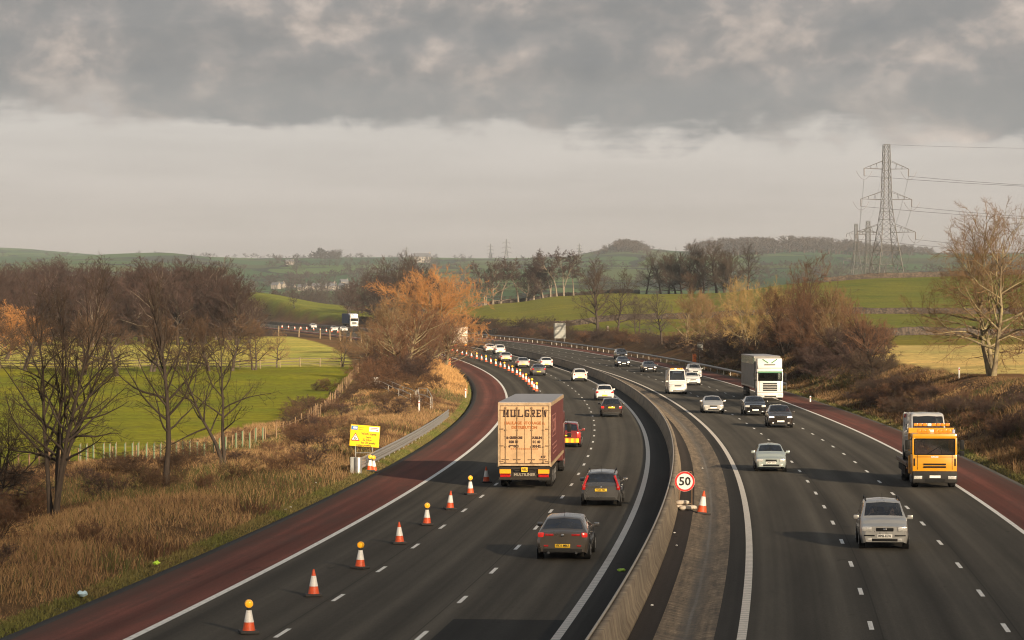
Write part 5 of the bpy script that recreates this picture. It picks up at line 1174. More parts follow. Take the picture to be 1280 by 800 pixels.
# --- lorries coming towards us
M_CURT=mat('grey_curtain',(.20,.19,.175),.6,var=.15,scale=1.0,grime=((.10,.07,.045),.5)); M_GREENP=paintmat('green_paint',(.02,.14,.055),.4); M_BLUEC=mat('blue_curtain',(.06,.09,.17),.6)
def front_lorry(label,px,py,side,header,visor,lettered=False,body=None):
    L=16.4; loc,rz=lorry_place(px,py,False,L); root=thing('articulated_lorry',label,'lorry',loc,rz); yf=L/2
    trailer(root,13.6,2.5,4.15,1.15,-L/2,side,M_ROOF if body is None else body,M_ROOF,M_STEEL,False,False)
    h=MB(); 
    for sd in (-1,1): h.box((sd*1.262,-L/2+6.8,3.72),(.03,13.5,.70))
    h.build('curtain_header',header,root)
    cab(root,yf,2.46,3.0,P_WHITE,visor=visor,grille=5,zb=.30,zw=(1.85,2.65))
    d=MB(); d.rbox((0,yf-1.15,3.42),(2.40,1.7,1.15),.16); d.rbox((0,yf-.32,3.16),(2.3,.5,.34),.08); d.build('roof_deflector',P_WHITE,root,angle=40)
    m=MB(); m.rbox((0,yf-.28,3.36),(1.05,.26,.12),.03); m.build('roof_lamp_bar',M_BLACK,root)
    v=MB()
    for sd in (-1,1): v.box((sd*.42,yf-.295,3.72),(.66,.03,.10),ry=sd*-.60)
    v.build('deflector_stripes',M_GREENP if visor is M_GREENP else M_BLACK,root)
    if lettered:
        up=Matrix.Translation((0,yf-.06,3.13))@Matrix.Rotation(math.pi,4,'Z')@Matrix.Rotation(math.pi/2,4,'X'); t=MB(); text_mb(t,'HERON',.2,up,bold=.004); t.build('cab_lettering',M_GREENP,root)
    return root
front_lorry('white lorry with green sun visor and grey curtain-sided trailer approaching',962.5,501,M_CURT,M_GREENP,M_GREENP)
front_lorry('far white lorry with blue trailer side on the left bend',443,409.3,M_BLUEC,M_BLUEC,None)
# --- yellow recovery lorry with a van on its bed
def recovery():
    L=8.6; loc,rz=lorry_place(1168.5,610.5,False,L); root=thing('recovery_lorry','yellow recovery lorry with amber light bars and flat bed','lorry',loc,rz); yf=L/2
    M_BUMP=mat('grey_bumper',(.026,.0245,.023),.55,scale=4,spec=.15)
    cab(root,yf,2.14,2.62,P_YEL,grille=2,zb=.30,zw=(1.62,2.36),depth=1.75,bumper=M_BUMP)
    s=MB()
    for sd in (-1,1): s.rbox((sd*.97,yf+.012,1.25),(.07,.03,.36),.01)
    s.build('corner_vents',M_BLACK,root)
    up=Matrix.Translation((0,yf+.012,1.50))@Matrix.Rotation(math.pi,4,'Z')@Matrix.Rotation(math.pi/2,4,'X'); t=MB(); text_mb(t,'IVECO',.10,up,bold=.006,squeeze=1.2); t.build('cab_lettering',mat('white_lettering',(.7,.7,.68),.5),root)
    lightbar(root,yf-.45,2.73,1.62,8,.22); lightbar(root,yf-1.75,2.98,1.75,8,.22)
    hb=MB(); hb.rbox((0,yf-1.95,1.85),(2.2,.12,1.95),.03); 
    for sd in (-1,1): hb.rbox((sd*1.06,yf-1.9,1.6),(.12,.25,2.0),.03)
    hb.build('headboard',P_YEL,root)
    bd=MB(); bd.rbox((0,-1.0,.98),(2.36,6.4,.12),.02); 
    for sd in (-1,1): bd.rbox((sd*1.17,-1.0,1.05),(.06,6.4,.14),.02)
    bd.build('flat_bed',mat('worn_bed_steel',(.17,.12,.085),.6,.3,scale=3),root)
    ch=MB(); ch.box((0,-.6,.72),(.8,7.2,.26))
    for sd in (-1,1): ch.rbox((sd*.95,-.2,.62),(.35,1.6,.42),.03); ch.box((sd*1.12,-1.9,.70),(.04,2.8,.30))
    ch.build('chassis',M_CHAS,root)
    for sd in (-1,1):
        add_wheel(root,sd*.9,-2.0,.46,.36)
        MB().rbox((sd*1.14,yf-2.35,.84),(.03,.3,.10),.01).build('side_marker',M_AMBER,root)
    b=MB(); b.lathe([(.07,0),(.07,.14),(.03,.17)],(-.98,yf-.9,2.62),10); b.build('beacon',mat('pale_blue_beacon',(.35,.4,.55),.3),root)
    M=Matrix.Translation(root.location)@Matrix.Rotation(rz,4,'Z')
    car('minibus','silver-white high-roof van carried on the yellow recovery lorry','van',0,0,False,paintmat('pale_silver_paint',(.50,.49,.47),.35,.2,.2),**{**VAN,'L':5.2,'W':1.95,'Hh':2.42,'extra':'minibus','loc':tuple(M@Vector((.02,-.55,1.045))),'rz':rz})
    in_vehicle(root,.52,yf-1.25,1.34,'driver in a red jacket in the yellow recovery lorry cab',M_SHIRTR)
    return root
recovery()
# ------------------------------------------------------------------ cones
M_CONE=mat('orange_cone_plastic',(.66,.085,.018),.5,var=.12,scale=9,grime=((.20,.06,.03),.5)); M_SLEEVE=mat('white_reflective_sleeve',(.74,.72,.68),.45,var=.08,scale=9,grime=((.35,.32,.28),.4)); M_CBASE=mat('black_cone_base',(.035,.032,.030),.8,scale=8); M_LAMP=emit_mat('amber_lens',(1.0,.30,.005),.55,(.9,.30,.02)); M_LRIM=mat('yellow_lamp_body',(.85,.42,.02),.4)
def cone_proto(lamp):
    n='traffic_cone'; t=thing(n,'','cone')
    b=MB(); b.rbox((0,0,.04),(.50,.50,.075),.03); b.build('base',M_CBASE,t,angle=40)
    MB().lathe([(.175,.07),(.165,.10),(.128,.30)],n=18).build('lower_cone',M_CONE,t,angle=50)
    MB().lathe([(.131,.295),(.130,.30),(.072,.60),(.068,.605)],n=18).build('sleeve',M_SLEEVE,t,angle=50)
    if lamp:
        MB().lathe([(.05,.60),(.06,.62),(.06,.66),(.03,.68)],n=12).build('lamp_foot',M_CBASE,t,angle=50)
        l=MB().lathe([(.06,-.055),(.108,-.05),(.115,0),(.108,.05),(.06,.055)],(0,0,.775),20,axis='Y').build('lamp',M_LRIM,t,angle=50)
        MB().lathe([(.02,-.075),(.06,-.07),(.080,-.052)],(0,0,.775),16,axis='Y').build('lens',M_LAMP,l,angle=50)
    else:
        MB().lathe([(.070,.600),(.030,.78),(.018,.80)],n=16).build('tip',M_CONE,t,angle=50)
    return t
CL=cone_proto(True); CP=cone_proto(False); used=set()
def cone(px,py,lamp,label,group,scale=1.0,rz=0.0,loc=None):
    src=CL if lamp else CP
    if loc is None: s,o=pix_road(px,py); q=road(s,o,.008); loc=tuple(float(v) for v in q)
    if src not in used:
        used.add(src); src.location=loc; src.rotation_euler=(0,0,rz); src['label']=label; src['group']=group; src.scale=(scale,)*3; return src
    c_=copy_thing(src,loc,rz,label,group,scale); q_=random.Random(int(loc[0]*977+loc[1]*131)); c_.rotation_euler=(q_.uniform(-.035,.035),q_.uniform(-.045,.045),rz+q_.uniform(-.5,.5)); return c_
G1='cones along the closed lane in front'
near=[(311,792,1,'nearest lane cone with an amber lamp at the bottom of the picture'),(392,745.5,0,'orange-tipped lane cone between the two nearest lamp cones'),(450,711,1,'second nearest lamp cone of the closed lane'),(499.5,680,0,'orange-tipped lane cone beyond the second lamp cone'),(533.5,656.5,1,'third lamp cone of the closed lane counted from the camera'),(562.5,637,0,'orange-tipped lane cone just beyond the third lamp cone'),(588,618.5,1,'lamp cone furthest from the camera before the lorry'),(608,603.5,0,'plain cone beside the lorry rear corner')]
for x,y,l,lb in near: cone(x,y,l,lb,G1,1.0,random.Random(int(x)).uniform(-.4,.4))
G2='cones along the closed lane beyond the lorry'
farc=[(35,250),(72,265),(113,280),(148,290),(187,303),(230,313),(268,325),(305,338),(343,352),(383,370),(420,382),(453,395),(486,413),(516,427),(550,445),(577,460),(601,483),(625,498),(648,522),(672,540),(688,565),(708,576)]
lampx={148,230,305,383,453,516,577,625,672,708}
for x,y in farc:
    l=x in lampx; cone(560+x/6.4,400+y/6.4,l,'lamp-topped cone in the row curving away beyond the lorry roof' if l else 'plain orange and white cone in the row curving away beyond the lorry roof',G2+(' with lamps' if l else ' without lamps'),1.15)
G3='cones on the far left bend'
for x,y in [(80,193),(132,197),(182,205),(230,205),(278,208),(333,212),(385,222),(435,225),(478,228),(527,230)]:
    cone(340+x/6.4,380+y/6.4,0,'tiny white and orange cone on the far bend above the pale field',G3,1.3)
M_ORB=mat('orange_board',(.80,.17,.02),.5,var=.05)
# sleeves beside the crash barrier
for px,py,lb in ((462.3,588,'left of two lamp-topped cones by the crash barrier end'),(467.5,587,'right of two lamp-topped cones by the crash barrier end')):
    s,o=pix_road(px,py); q=road(s,o); cone(0,0,True,lb,'cones by the crash barrier end',1.0,.2,loc=(q[0],q[1],float(ground(q[0],q[1]))+.03))
# tilted cone in the central reserve
s,o=pix_road(877,640); q=road(s,o); tc=cone(0,0,False,'large tilted plain cone in the central reserve channel','cones in the central reserve',1.25,.3,loc=(float(q[0]),float(q[1]),float(q[2])-.10)); tc.rotation_euler=(-.03,.13,.3)
# ------------------------------------------------------------------ signs
M_POST=mat('grey_sign_post',(.25,.25,.24),.5,.5); M_BACK=mat('grey_sign_back',(.22,.225,.21),.5,.3,var=.06)
def speed_sign():
    s,o=pix_road(856,637); q=road(s,o); th=heading(s); t=thing('speed_limit_sign','round red-ringed 50 sign standing in the central reserve','sign',tuple(float(v) for v in q),math.atan2(-q[0],q[1])*1.0)
    up=Matrix.Rotation(math.pi/2,4,'X'); zc=1.20; r=.43
    f=MB(); f.lathe([(r,0),(r,.02)],(0,0,zc),36,axis='Y'); f.build('sign_face',mat('white_sign_face',(.80,.79,.76),.4,var=.03),t)
    rr_=MB(); n=40; vs=[];fs=[]
    for k in range(n):
        a=2*math.pi*k/n
        for rad in (r*.80,r*.985): vs.append((rad*math.cos(a),-.006,zc+rad*math.sin(a)))
    fs=[(2*k,2*((k+1)%n),2*((k+1)%n)+1,2*k+1) for k in range(n)]; rr_.add(vs,fs); rr_.build('red_ring',mat('sign_red',(.70,.03,.025),.4,var=.04),t)
    d=MB(); text_mb(d,'50',.50,Matrix.Translation((0,-.008,zc-.005))@up,bold=.012,squeeze=1.03); d.build('numerals',M_INK,t)
    p=MB()
    for x in (-.24,.30): p.tube((x,.05,0),(x,.05,1.62),.024,.024,6)
    p.tube((-.24,.05,1.62),(.30,.05,1.62),.02); p.tube((-.24,.05,.25),(.30,.05,.25),.02); p.build('frame',mat('rusty_frame',(.19,.12,.07),.7,.3),t)
    return t,q
sg,q50=speed_sign()
M_SACK=mat('pale_sandbag_cloth',(.55,.47,.38),.9,var=.15,scale=6,bmp=.5)
def sandbag(dx,dy,dz,rz,lb):
    bm=bmesh.new(); bmesh.ops.create_uvsphere(bm,u_segments=16,v_segments=10,radius=1); rg_=random.Random(int(dx*100)+7)
    for v in bm.verts:
        c=v.co; v.co=Vector((.30*math.copysign(abs(c.x)**.6,c.x),.17*math.copysign(abs(c.y)**.7,c.y),.095*math.copysign(abs(c.z)**.8,c.z)))+Vector((rg_.uniform(-.012,.012),rg_.uniform(-.012,.012),rg_.uniform(-.012,.012)))
    me=bpy.data.meshes.new('sandbag'); bm.to_mesh(me); bm.free(); me.materials.append(M_SACK); me.polygons.foreach_set('use_smooth',[True]*len(me.polygons))
    o=link('sandbag',me); o.location=(float(q50[0])+dx,float(q50[1])+dy,float(q50[2])+dz); o.rotation_euler=(0,0,rz); tag(o,lb,'sandbag','sandbags weighing down the 50 sign')
sandbag(-.10,.06,.30,.1,'pale sandbag on top of the pile under the 50 sign'); sandbag(.22,-.05,.10,-.3,'pale sandbag at the right bottom of the pile under the 50 sign'); sandbag(-.20,.0,.11,.4,'pale sandbag at the left bottom of the pile under the 50 sign'); sandbag(.02,-.28,.09,.2,'crumpled sandbag at the front of the pile under the 50 sign')
def yellow_sign():
    Y=152.0; g=gp(452,Y); c=at(456,545,Y); t=thing('roadworks_sign','yellow roadworks information sign leaning behind the crash barrier','sign',(c.x,c.y,g.z),.02)
    zc=c.z-g.z; W_,H_=1.63,1.18; T=Matrix.Translation((0,0,zc))@Matrix.Rotation(R(4.2),4,'Y'); up=Matrix.Rotation(math.pi/2,4,'X')
    b=MB(); b.rbox((0,0,0),(W_,.03,H_),.008); b.v=[tuple(T@Vector(v)) for v in b.v]; b.build('board',mat('sign_yellow',(.88,.55,.0),.45,var=.04),t)
    def on(x,z,y=-.02): return T@Matrix.Translation((x,y,z))@up
    k=MB()
    for s_,x,z,sz in (('Work starts',.22,.12,.19),('here',.20,-.06,.17),('22 Nov',.14,-.22,.19),('for 78 weeks',.22,-.38,.17),('Delays possible',-.02,-.52,.15)): text_mb(k,s_,sz,on(x,z),bold=.004,squeeze=.88)
    for r_ in (0,1): text_mb(k,('Highways','Agency')[r_],.09,on(-.24,.45-.10*r_),bold=0)
    k.build('lettering',M_INK,t)
    w=MB(); w.box((.50,-.018,.40),(.56,.008,.26)); w.v=[tuple(T@Vector(v)) for v in w.v]; wp=w.build('white_panel',M_PLW,t)
    w=MB(); w.box((.48,-.024,.46),(.40,.005,.035)); w.box((.44,-.024,.38),(.30,.005,.025)); w.lathe([(.045,-.027),(.045,-.022)],(.66,0,.36),12,axis='Y'); w.v=[tuple(T@Vector(v)) for v in w.v]; w.build('panel_lettering',mat('sign_pinkred',(.55,.08,.10),.5),wp)
    w=MB(); w.box((-.60,-.018,.42),(.36,.008,.22)); w.v=[tuple(T@Vector(v)) for v in w.v]; bp=w.build('blue_panel',mat('sign_blue',(.03,.16,.42),.45),t)
    w=MB(); w.box((-.56,-.024,.43),(.22,.006,.10)); w.v=[tuple(T@Vector(v)) for v in w.v]; w.build('panel_mark',M_PLW,bp)
    def tri(s_,y,nm,m,par):
        w=MB(); w.prism([(-.26*s_,-.21*s_),(.26*s_,-.21*s_),(0,.25*s_)],.006,T@Matrix.Translation((-.52,y,-.09-.02*(1-s_)))); return w.build(nm,m,par)
    tr=tri(1.0,-.024,'warning_triangle',mat('sign_red',(.7,.03,.025),.4),t); tri(.72,-.030,'triangle_face',M_PLW,tr)
    w=MB(); 
    for (x,z,dx,dz,a) in ((-.03,-.02,.035,.12,.3),(.01,-.13,.03,.10,-.3),(-.06,-.13,.03,.10,.4),(.05,-.07,.03,.14,-.9)): w.box((-.52+x,-.036,-.09+z),(dx,.006,dz),ry=a)
    w.lathe([(.025,-.036),(.025,-.03)],(-.525,0,-.02),10,axis='Y'); w.box((-.64,-.036,-.27),(.11,.006,.05)); w.v=[tuple(T@Vector(v)) for v in w.v]; w.build('pictogram',M_INK,tr)
    p=MB()
    for x in (-.52,.42): p.tube((x,.06,-.1),(x+.0,.06,zc+.4),.035,.035,8)
    p.tube((-.55,.06,.62),(.45,.06,.62),.022); p.build('post',M_POST,t)
yellow_sign()
def road_sign_back(lb,x0,y0,x1,y1,yb,Y,posts,cat='sign',nm='road_sign'):
    s_,o_=pix_road((x0+x1)/2,yb); o_=min(max(o_,30.6),32.0); ss=np.arange(150,900,1.0); q=road(ss,o_); Y=float(q[int(np.argmin(np.abs(640+F*q[:,0]/q[:,1]-(x0+x1)/2))),1])
    c=at((x0+x1)/2,(y0+y1)/2,Y); g=gp((x0+x1)/2,Y); W_=(x1-x0)*Y/F; H_=(y1-y0)*Y/F; t=thing(nm,lb,cat,(c.x,c.y,g.z),.05); zc=c.z-g.z
    b=MB(); b.rbox((0,0,zc),(W_,.05,H_),.01); b.build('panel',M_BACK,t)
    r_=MB(); 
    for k in (-.35,0,.35): r_.box((0,-.05,zc+k*H_),(W_*.98,.06,.06))
    for x in (-.42,.42): r_.box((x*W_,-.06,zc),(.05,.05,H_))
    r_.build('stiffener',mat('dull_steel',(.30,.31,.30),.5,.4),t)
    p=MB()
    for x in posts: p.tube((x*W_,.07,-.3),(x*W_,.07,zc+H_*.45),.06,.06,8)
    p.build('post',M_POST,t); return t
road_sign_back('large grey sign seen from its back by the far right hedge',692,404,707,423,428,620,(-.38,.38))
road_sign_back('small pale square sign on one post beside the orange telephone box',871,428,878.5,437.5,452,470,(0,))
M_PHONE=mat('orange_phone_box',(.80,.20,.03),.45,var=.06)
def phone(lb,px,y0,y1,Y,wpx):
    ss=np.arange(150,900,1.0); q=road(ss,31.2 if px>700 else -3.9); Y=float(q[int(np.argmin(np.abs(640+F*q[:,0]/q[:,1]-px)+(1e3*(q[:,1]<340)))),1]); print('phone',px,Y,ground(float((px-640)*Y/F),Y), YH+F*(H-ground((px-640)*Y/F,Y))/Y)
    hgt=(y1-y0)*Y/F; w=wpx*Y/F; g=gp(px,Y); t=thing('emergency_telephone',lb,'telephone box',g,.1)
    MB().rbox((0,0,hgt*.60),(w,.40,hgt*.80),.05).build('case',M_PHONE,t,angle=40); MB().tube((0,0,-.2),(0,0,hgt*.25),.10,.10,8).build('pedestal',M_POST,t); MB().rbox((0,-.205,hgt*.72),(w*.6,.02,hgt*.25),.01).build('door',mat('dark_orange',(.5,.10,.02),.5),t); MB().rbox((0,0,hgt*1.02),(w*1.1,.46,.06),.02).build('cap',M_PHONE,t)
phone('orange emergency telephone box behind the barrier above the white cars',868,440,454,455,4.6); phone('orange emergency telephone box at the hard shoulder under the orange tree',561,441,453,440,4.5)
def post_marker(lb,px,Y,hh=.95,gr='white marker posts along the motorway'):
    g=gp(px,Y); t=thing('marker_post',lb,'marker post',g,0,gr); MB().rbox((0,0,hh/2-.05),(.13,.06,hh+.1),.02).build('post',mat('white_marker',(.62,.60,.56),.5,var=.08),t); MB().box((0,-.034,hh-.16),(.09,.008,.12)).build('reflector',M_TAIL,t)
for a in ((1013,258,'white marker post on the right bank below the dark scrub'),(1199,226,'white marker post at the edge of the straw-coloured field'),(760,545,'white marker post right of the far carriageway near the grey sign'),(643,660,'white marker post far along the right verge'),(524,222,'white marker post behind the crash barrier by the handrails'),(582,268,'white marker post on the grassy inside of the bend')): post_marker(a[2],a[0],a[1])
# ------------------------------------------------------------------ barriers and fences
def conc_mat():
    m,nt,b,out=nodes('streaked_barrier_concrete'); uv=N(nt,'ShaderNodeUVMap',uv_map='UVMap')
    def mp(s):
        q=N(nt,'ShaderNodeMapping'); q.inputs['Scale'].default_value=s; nt.links.new(uv.outputs[0],q.inputs[0]); return q.outputs[0]
    n1=noise(nt,1.0,5,.7,mp((.35,1.6,1))); n2=noise(nt,1.0,6,.7,mp((5,4,1))); n3=noise(nt,1.0,4,.6,mp((.8,.15,1)))
    c=ramp(nt,n1.outputs[0],[(.33,(.135,.098,.062)),(.5,(.215,.165,.108)),(.68,(.315,.255,.175))]).outputs[0]
    sx=N(nt,'ShaderNodeSeparateXYZ'); nt.links.new(uv.outputs[0],sx.inputs[0]); jn=math_(nt,'LESS_THAN',math_(nt,'FRACT',math_(nt,'MULTIPLY',sx.outputs[1],.1667)),.012); c=mixc(nt,math_(nt,'MULTIPLY',jn,.75),c,(.05,.038,.027))
    c=mixc(nt,1.0,c,ramp(nt,n2.outputs[0],[(.3,.78),(.7,1.2)]).outputs[0],'MULTIPLY'); c=mixc(nt,1.0,c,ramp(nt,n3.outputs[0],[(.35,.75),(.65,1.15)]).outputs[0],'MULTIPLY')
    nt.links.new(c,b.inputs['Base Color']); b.inputs['Roughness'].default_value=.85; bump(nt,b,n2.outputs[0],.3,.02); return m
def along(name, sec, s0, s1, step, m, parent=None, o0=0.0):
    """sweep a closed section of (offset, height) along the road line"""
    ss=np.arange(s0,s1+.1,step); n=len(sec); P=np.stack([road(ss,o0+o,h) for o,h in sec],1); idx=np.arange(len(ss)*n).reshape(len(ss),n); nx=np.roll(idx,-1,1)
    Qd=np.stack([idx[:-1],nx[:-1],nx[1:],idx[1:]],-1).reshape(-1,4); cum=np.cumsum([0]+[math.hypot(sec[i+1][0]-sec[i][0],sec[i+1][1]-sec[i][1]) for i in range(n-1)])
    uv=np.stack([np.repeat(cum[None],len(ss),0),np.repeat(ss[:,None],n,1)],-1).reshape(-1,2)
    return link(name,np_mesh(name,P.reshape(-1,3),Qd,m,uv=uv,smooth=False),parent)
cb=thing('concrete_barrier','long stained concrete barrier curving along the central reserve','barrier')
along('wall',[(-.30,-.05),(-.30,.12),(-.20,.30),(-.11,.92),(.11,.92),(.20,.30),(.30,.12),(.30,-.05)],8,1300,2.0,conc_mat(),cb,12.47)
along('top_rail',[(-.14,.93),(-.14,.985),(-.09,.985),(-.09,.93)],8,1300,2.0,mat('weathered_rail',(.38,.33,.27),.5,.3),cb,12.47)
def armco(lb, o, s0, s1, step, name='crash_barrier', double=False, pitch=6.0):
    t=thing(name,lb,'barrier'); zs=(.60,) if not double else (.62,.34)
    for z in zs:
        sec=[(0,z-.155),(.045,z-.13),(.06,z-.08),(.0,z-.02),(.0,z+.02),(.06,z+.08),(.045,z+.13),(0,z+.155),(-.02,z+.155),(-.02,z-.155)]
        along('rail',sec,s0,s1,step,M_STEEL,t,o)
    pm=MB().box((0,0,.22),(.06,.11,1.0)).mesh('post',M_STEEL)
    s=s0+.5
    while s<s1:
        q=road(s,o+(.09 if o>10 else -.09)); p=link('post',pm,t); p.location=(float(q[0]),float(q[1]),float(q[2])); p.rotation_euler=(0,0,-heading(s)); s+=pitch
    return t
armco('long steel crash barrier along the verge right of the far carriageway',30.05,292,800,4,pitch=6.4)
sA,oA=pix_road(449,591); sB,oB=pix_road(561,523)
armco('short galvanised crash barrier beside the left hard shoulder',-4.15,sA,sB,2.0,double=True,pitch=3.2)
def end_post():
    q=road(sA-.4,-4.2); t=thing('barrier_end_post','wide galvanised end post of the left crash barrier','post',tuple(float(v) for v in q),0); MB().lathe([(.20,-.2),(.20,.82),(.19,.84)],n=14).build('sleeve',M_STEEL,t,angle=50); MB().rbox((-.30,.05,.35),(.22,.14,1.0),.02).build('side_plate',mat('dull_steel',(.30,.31,.30),.5,.4),t)
end_post()
M_WOOD=mat('weathered_fence_wood',(.24,.18,.11),.85,var=.25,scale=5); M_WOODS=mat('orange_stake_wood',(.18,.115,.062),.85,var=.2,scale=5)
def fence(lb, pts, pitch, hgt, rails, name='rail_fence', m=M_WOOD, wd=.10, rail_t=.10):
    """pts: (picture x, depth) corners"""
    t=thing(name,lb,'fence'); P=[Vector(((x-640)/F*Y,Y,0)) for x,Y in pts]; rl=MB(); posts=[]
    for a,b in zip(P[:-1],P[1:]):
        n=max(1,round((b-a).length/pitch))
        for k in range(n): posts.append(a.lerp(b,k/n))
    posts.append(P[-1]); zs=[float(ground(p.x,p.y)) for p in posts]; rg_=random.Random(5)
    pm=MB().box((0,0,hgt/2-.1),(wd,wd,hgt+.2),taper=.9).mesh('post',m)
    for i,(p,z) in enumerate(zip(posts,zs)):
        o=link('post',pm,t); o.location=(p.x,p.y,z); o.rotation_euler=(rg_.uniform(-.04,.04),rg_.uniform(-.05,.05),rg_.uniform(0,1)); o.scale=(1,1,rg_.uniform(.9,1.08))
        if i+1<len(posts):
            for h in rails:
                q=posts[i+1]; rl.box(((p.x+q.x)/2,(p.y+q.y)/2,(z+zs[i+1])/2+h),((q-p).length,.045,rail_t),rz=math.atan2(q.y-p.y,q.x-p.x),ry=-math.atan2(zs[i+1]-z,(q-p).length))
    rl.build('rails',mat('dark_rail_wood',(.10,.078,.05),.85,scale=4) if name=='rail_fence' else m,t); return t
fence('wooden rail fence along the far edge of the green field',[(452,363),(400,363),(300,361),(200,360),(100,358),(0,356),(-120,354)],2.4,1.25,(.35,.72,1.08))
fence('wooden fence climbing the bank between the green field and the scrub',[(345,203),(385,215),(402,235),(415,258),(428,285),(440,320),(452,362)],2.6,1.30,(.45,.95),wd=.07,rail_t=.03,m=M_WOODS,name='boundary_fence')
fence('low stake and wire fence at the near edge of the green field',[(-60,166),(10,172),(110,186),(200,190),(290,196),(345,203)],1.9,.95,(.5,.85),name='stake_fence',m=M_WOODS,wd=.10,rail_t=.012)
fence('pale post fence between the far field and the motorway bend',[(348,608),(400,596),(452,560),(520,520)],9.0,2.1,(.8,1.5),name='post_fence',wd=.22,rail_t=.04)
# green tree guards near the stakes
gm=MB().lathe([(.05,0),(.05,1.15)],n=8).mesh('tube',mat('green_tree_guard',(.085,.15,.075),.5)); sm_=MB().box((.07,0,.6),(.04,.04,1.3)).mesh('stake',M_WOOD)
rg_=random.Random(9)
for k in range(26):
    x=100+k*9.2+rg_.uniform(-2,2); Y=float(np.interp(x,FN_X,FN_Y))-rg_.uniform(1.5,5); t=thing('tree_guard','thin green tube guarding a sapling by the near field fence','tree guard',gp(x,Y),0,'green tree guards by the near field fence'); link('tube',gm,t); link('stake',sm_,t)
# ------------------------------------------------------------------ cabinets, handrails
M_CAB=mat('pale_cabinet_paint',(.60,.58,.54),.5,var=.08)
def cabinet(lb,px,y1,Y,wpx,hpx,d=.5):
    g=gp(px,Y); w=wpx*Y/F; h=hpx*Y/F; t=thing('roadside_cabinet',lb,'cabinet',g,.1,'pale roadside cabinets by the field fence'); MB().rbox((0,0,h/2),(w,d,h),.03).build('case',M_CAB,t,angle=40); MB().rbox((0,0,h+.02),(w*1.06,d*1.06,.05),.015).build('lid',M_CAB,t)
    for sd in (-1,1): MB().rbox((sd*w*.24,-d/2-.008,h*.52),(w*.44,.02,h*.82),.006).build('door',mat('cabinet_door',(.52,.51,.48),.5),t)
cabinet('low pale cabinet left of two at the top of the bank steps',460.3,493,292,6.6,9.5); cabinet('tall pale cabinet right of two at the top of the bank steps',470.3,490,292,6.0,13)
M_RAIL=mat('galvanised_handrail',(.50,.47,.42),.45,.4,var=.12)
def handrail(lb,pts,hgt=1.0,n=6,mid=True,grp='handrails of the bank steps'):
    t=thing('handrail',lb,'handrail',(0,0,0),0,grp); P=[Vector(((x-640)/F*Y,Y,0)) for x,Y in pts]; top=MB(); post=MB(); prev=None
    for a,b in zip(P[:-1],P[1:]):
        for k in range(n+1):
            p=a.lerp(b,k/n); z=float(ground(p.x,p.y)); c=Vector((p.x,p.y,z)); 
            if k%2==0: post.tube(c-Vector((0,0,.2)),c+Vector((0,0,hgt)),.028,.028,6)
            q=c+Vector((0,0,hgt))
            if prev is not None:
                top.tube(prev,q,.03,.03,6)
                if mid: top.tube(prev-Vector((0,0,hgt*.48)),q-Vector((0,0,hgt*.48)),.022,.022,6)
            prev=q
    top.build('rails',M_RAIL,t); post.build('posts',M_RAIL,t)
handrail('upper handrail running down from the cabinets',[(478,290),(519,246)]); handrail('lower handrail running down from the cabinets',[(474,283),(513,238)])
handrail('galvanised guard railing frame at the foot of the bank steps',[(521,246),(524,232),(538,226)],1.15,2); handrail('guard railing round the far side of the steps foot',[(523,250),(534,248),(540,228)],1.15,2)
cabinet('weathered equipment box inside the guard railing',528,527,238,6,9)
# ------------------------------------------------------------------ dry stone walls
def stone_mat():
    m,nt,b,out=nodes('dry_stone'); v=objvec(nt); vo=N(nt,'ShaderNodeTexVoronoi'); vo.inputs['Scale'].default_value=3.2; nt.links.new(v,vo.inputs['Vector']); sp=N(nt,'ShaderNodeSeparateColor'); nt.links.new(vo.outputs['Color'],sp.inputs[0])
    c=ramp(nt,sp.outputs[0],[(0,(.022,.017,.014)),(.5,(.050,.037,.028)),(1,(.095,.072,.054))]).outputs[0]; n=noise(nt,.6,4,.6,v); c=mixc(nt,1.0,c,ramp(nt,n.outputs[0],[(.3,.7),(.7,1.25)]).outputs[0],'MULTIPLY')
    nt.links.new(c,b.inputs['Base Color']); b.inputs['Roughness'].default_value=.95; bump(nt,b,vo.outputs['Distance'],.8,.06); return m
M_STONE=stone_mat()
def wall(lb,pts,hgt,th=.55,step=1.2,seed=1):
    P=[Vector(((x-640)/F*Y,Y,0)) for x,Y in pts]; ring=[]; rg_=random.Random(seed); V_=[]; 
    for a,b in zip(P[:-1],P[1:]):
        n=max(1,int((b-a).length/step)); d=(b-a).normalized(); nn=Vector((-d.y,d.x,0))
        for k in range(n): 
            p=a.lerp(b,k/n); z=float(ground(p.x,p.y)); h=hgt*(1+rg_.uniform(-.10,.08)) if rg_.random()>.02 else hgt*.6
            for (o,zz_) in ((-th/2,-.4),(-th*.36+rg_.uniform(-.04,.04),h*.9),(-.1,h),(.1,h+rg_.uniform(-.05,.08)),(th*.36+rg_.uniform(-.04,.04),h*.9),(th/2,-.4)): V_.append((p.x+nn.x*o,p.y+nn.y*o,z+zz_))
    m=len(V_)//6; idx=np.arange(m*6).reshape(m,6); Qd=np.stack([idx[:-1,:-1],idx[:-1,1:],idx[1:,1:],idx[1:,:-1]],-1).reshape(-1,4)
    o=link('stone_wall',np_mesh('stone_wall',np.array(V_),Qd,M_STONE,smooth=False)); tag(o,lb,'wall')
wall('dry stone wall just beyond the straw-coloured field',[(1085,470),(1150,478),(1290,482),(1400,480)],1.35,seed=2)
wall('dry stone wall between the far field strip and the big green slope',[(596,655),(650,640),(720,635),(800,632),(900,625),(1000,618),(1100,615),(1200,612),(1290,610),(1400,608)],1.35,seed=3)
wall('dry stone wall along the crest behind the green slope',[(590,985),(640,995),(700,1000),(760,985),(800,940)],1.4,seed=4)
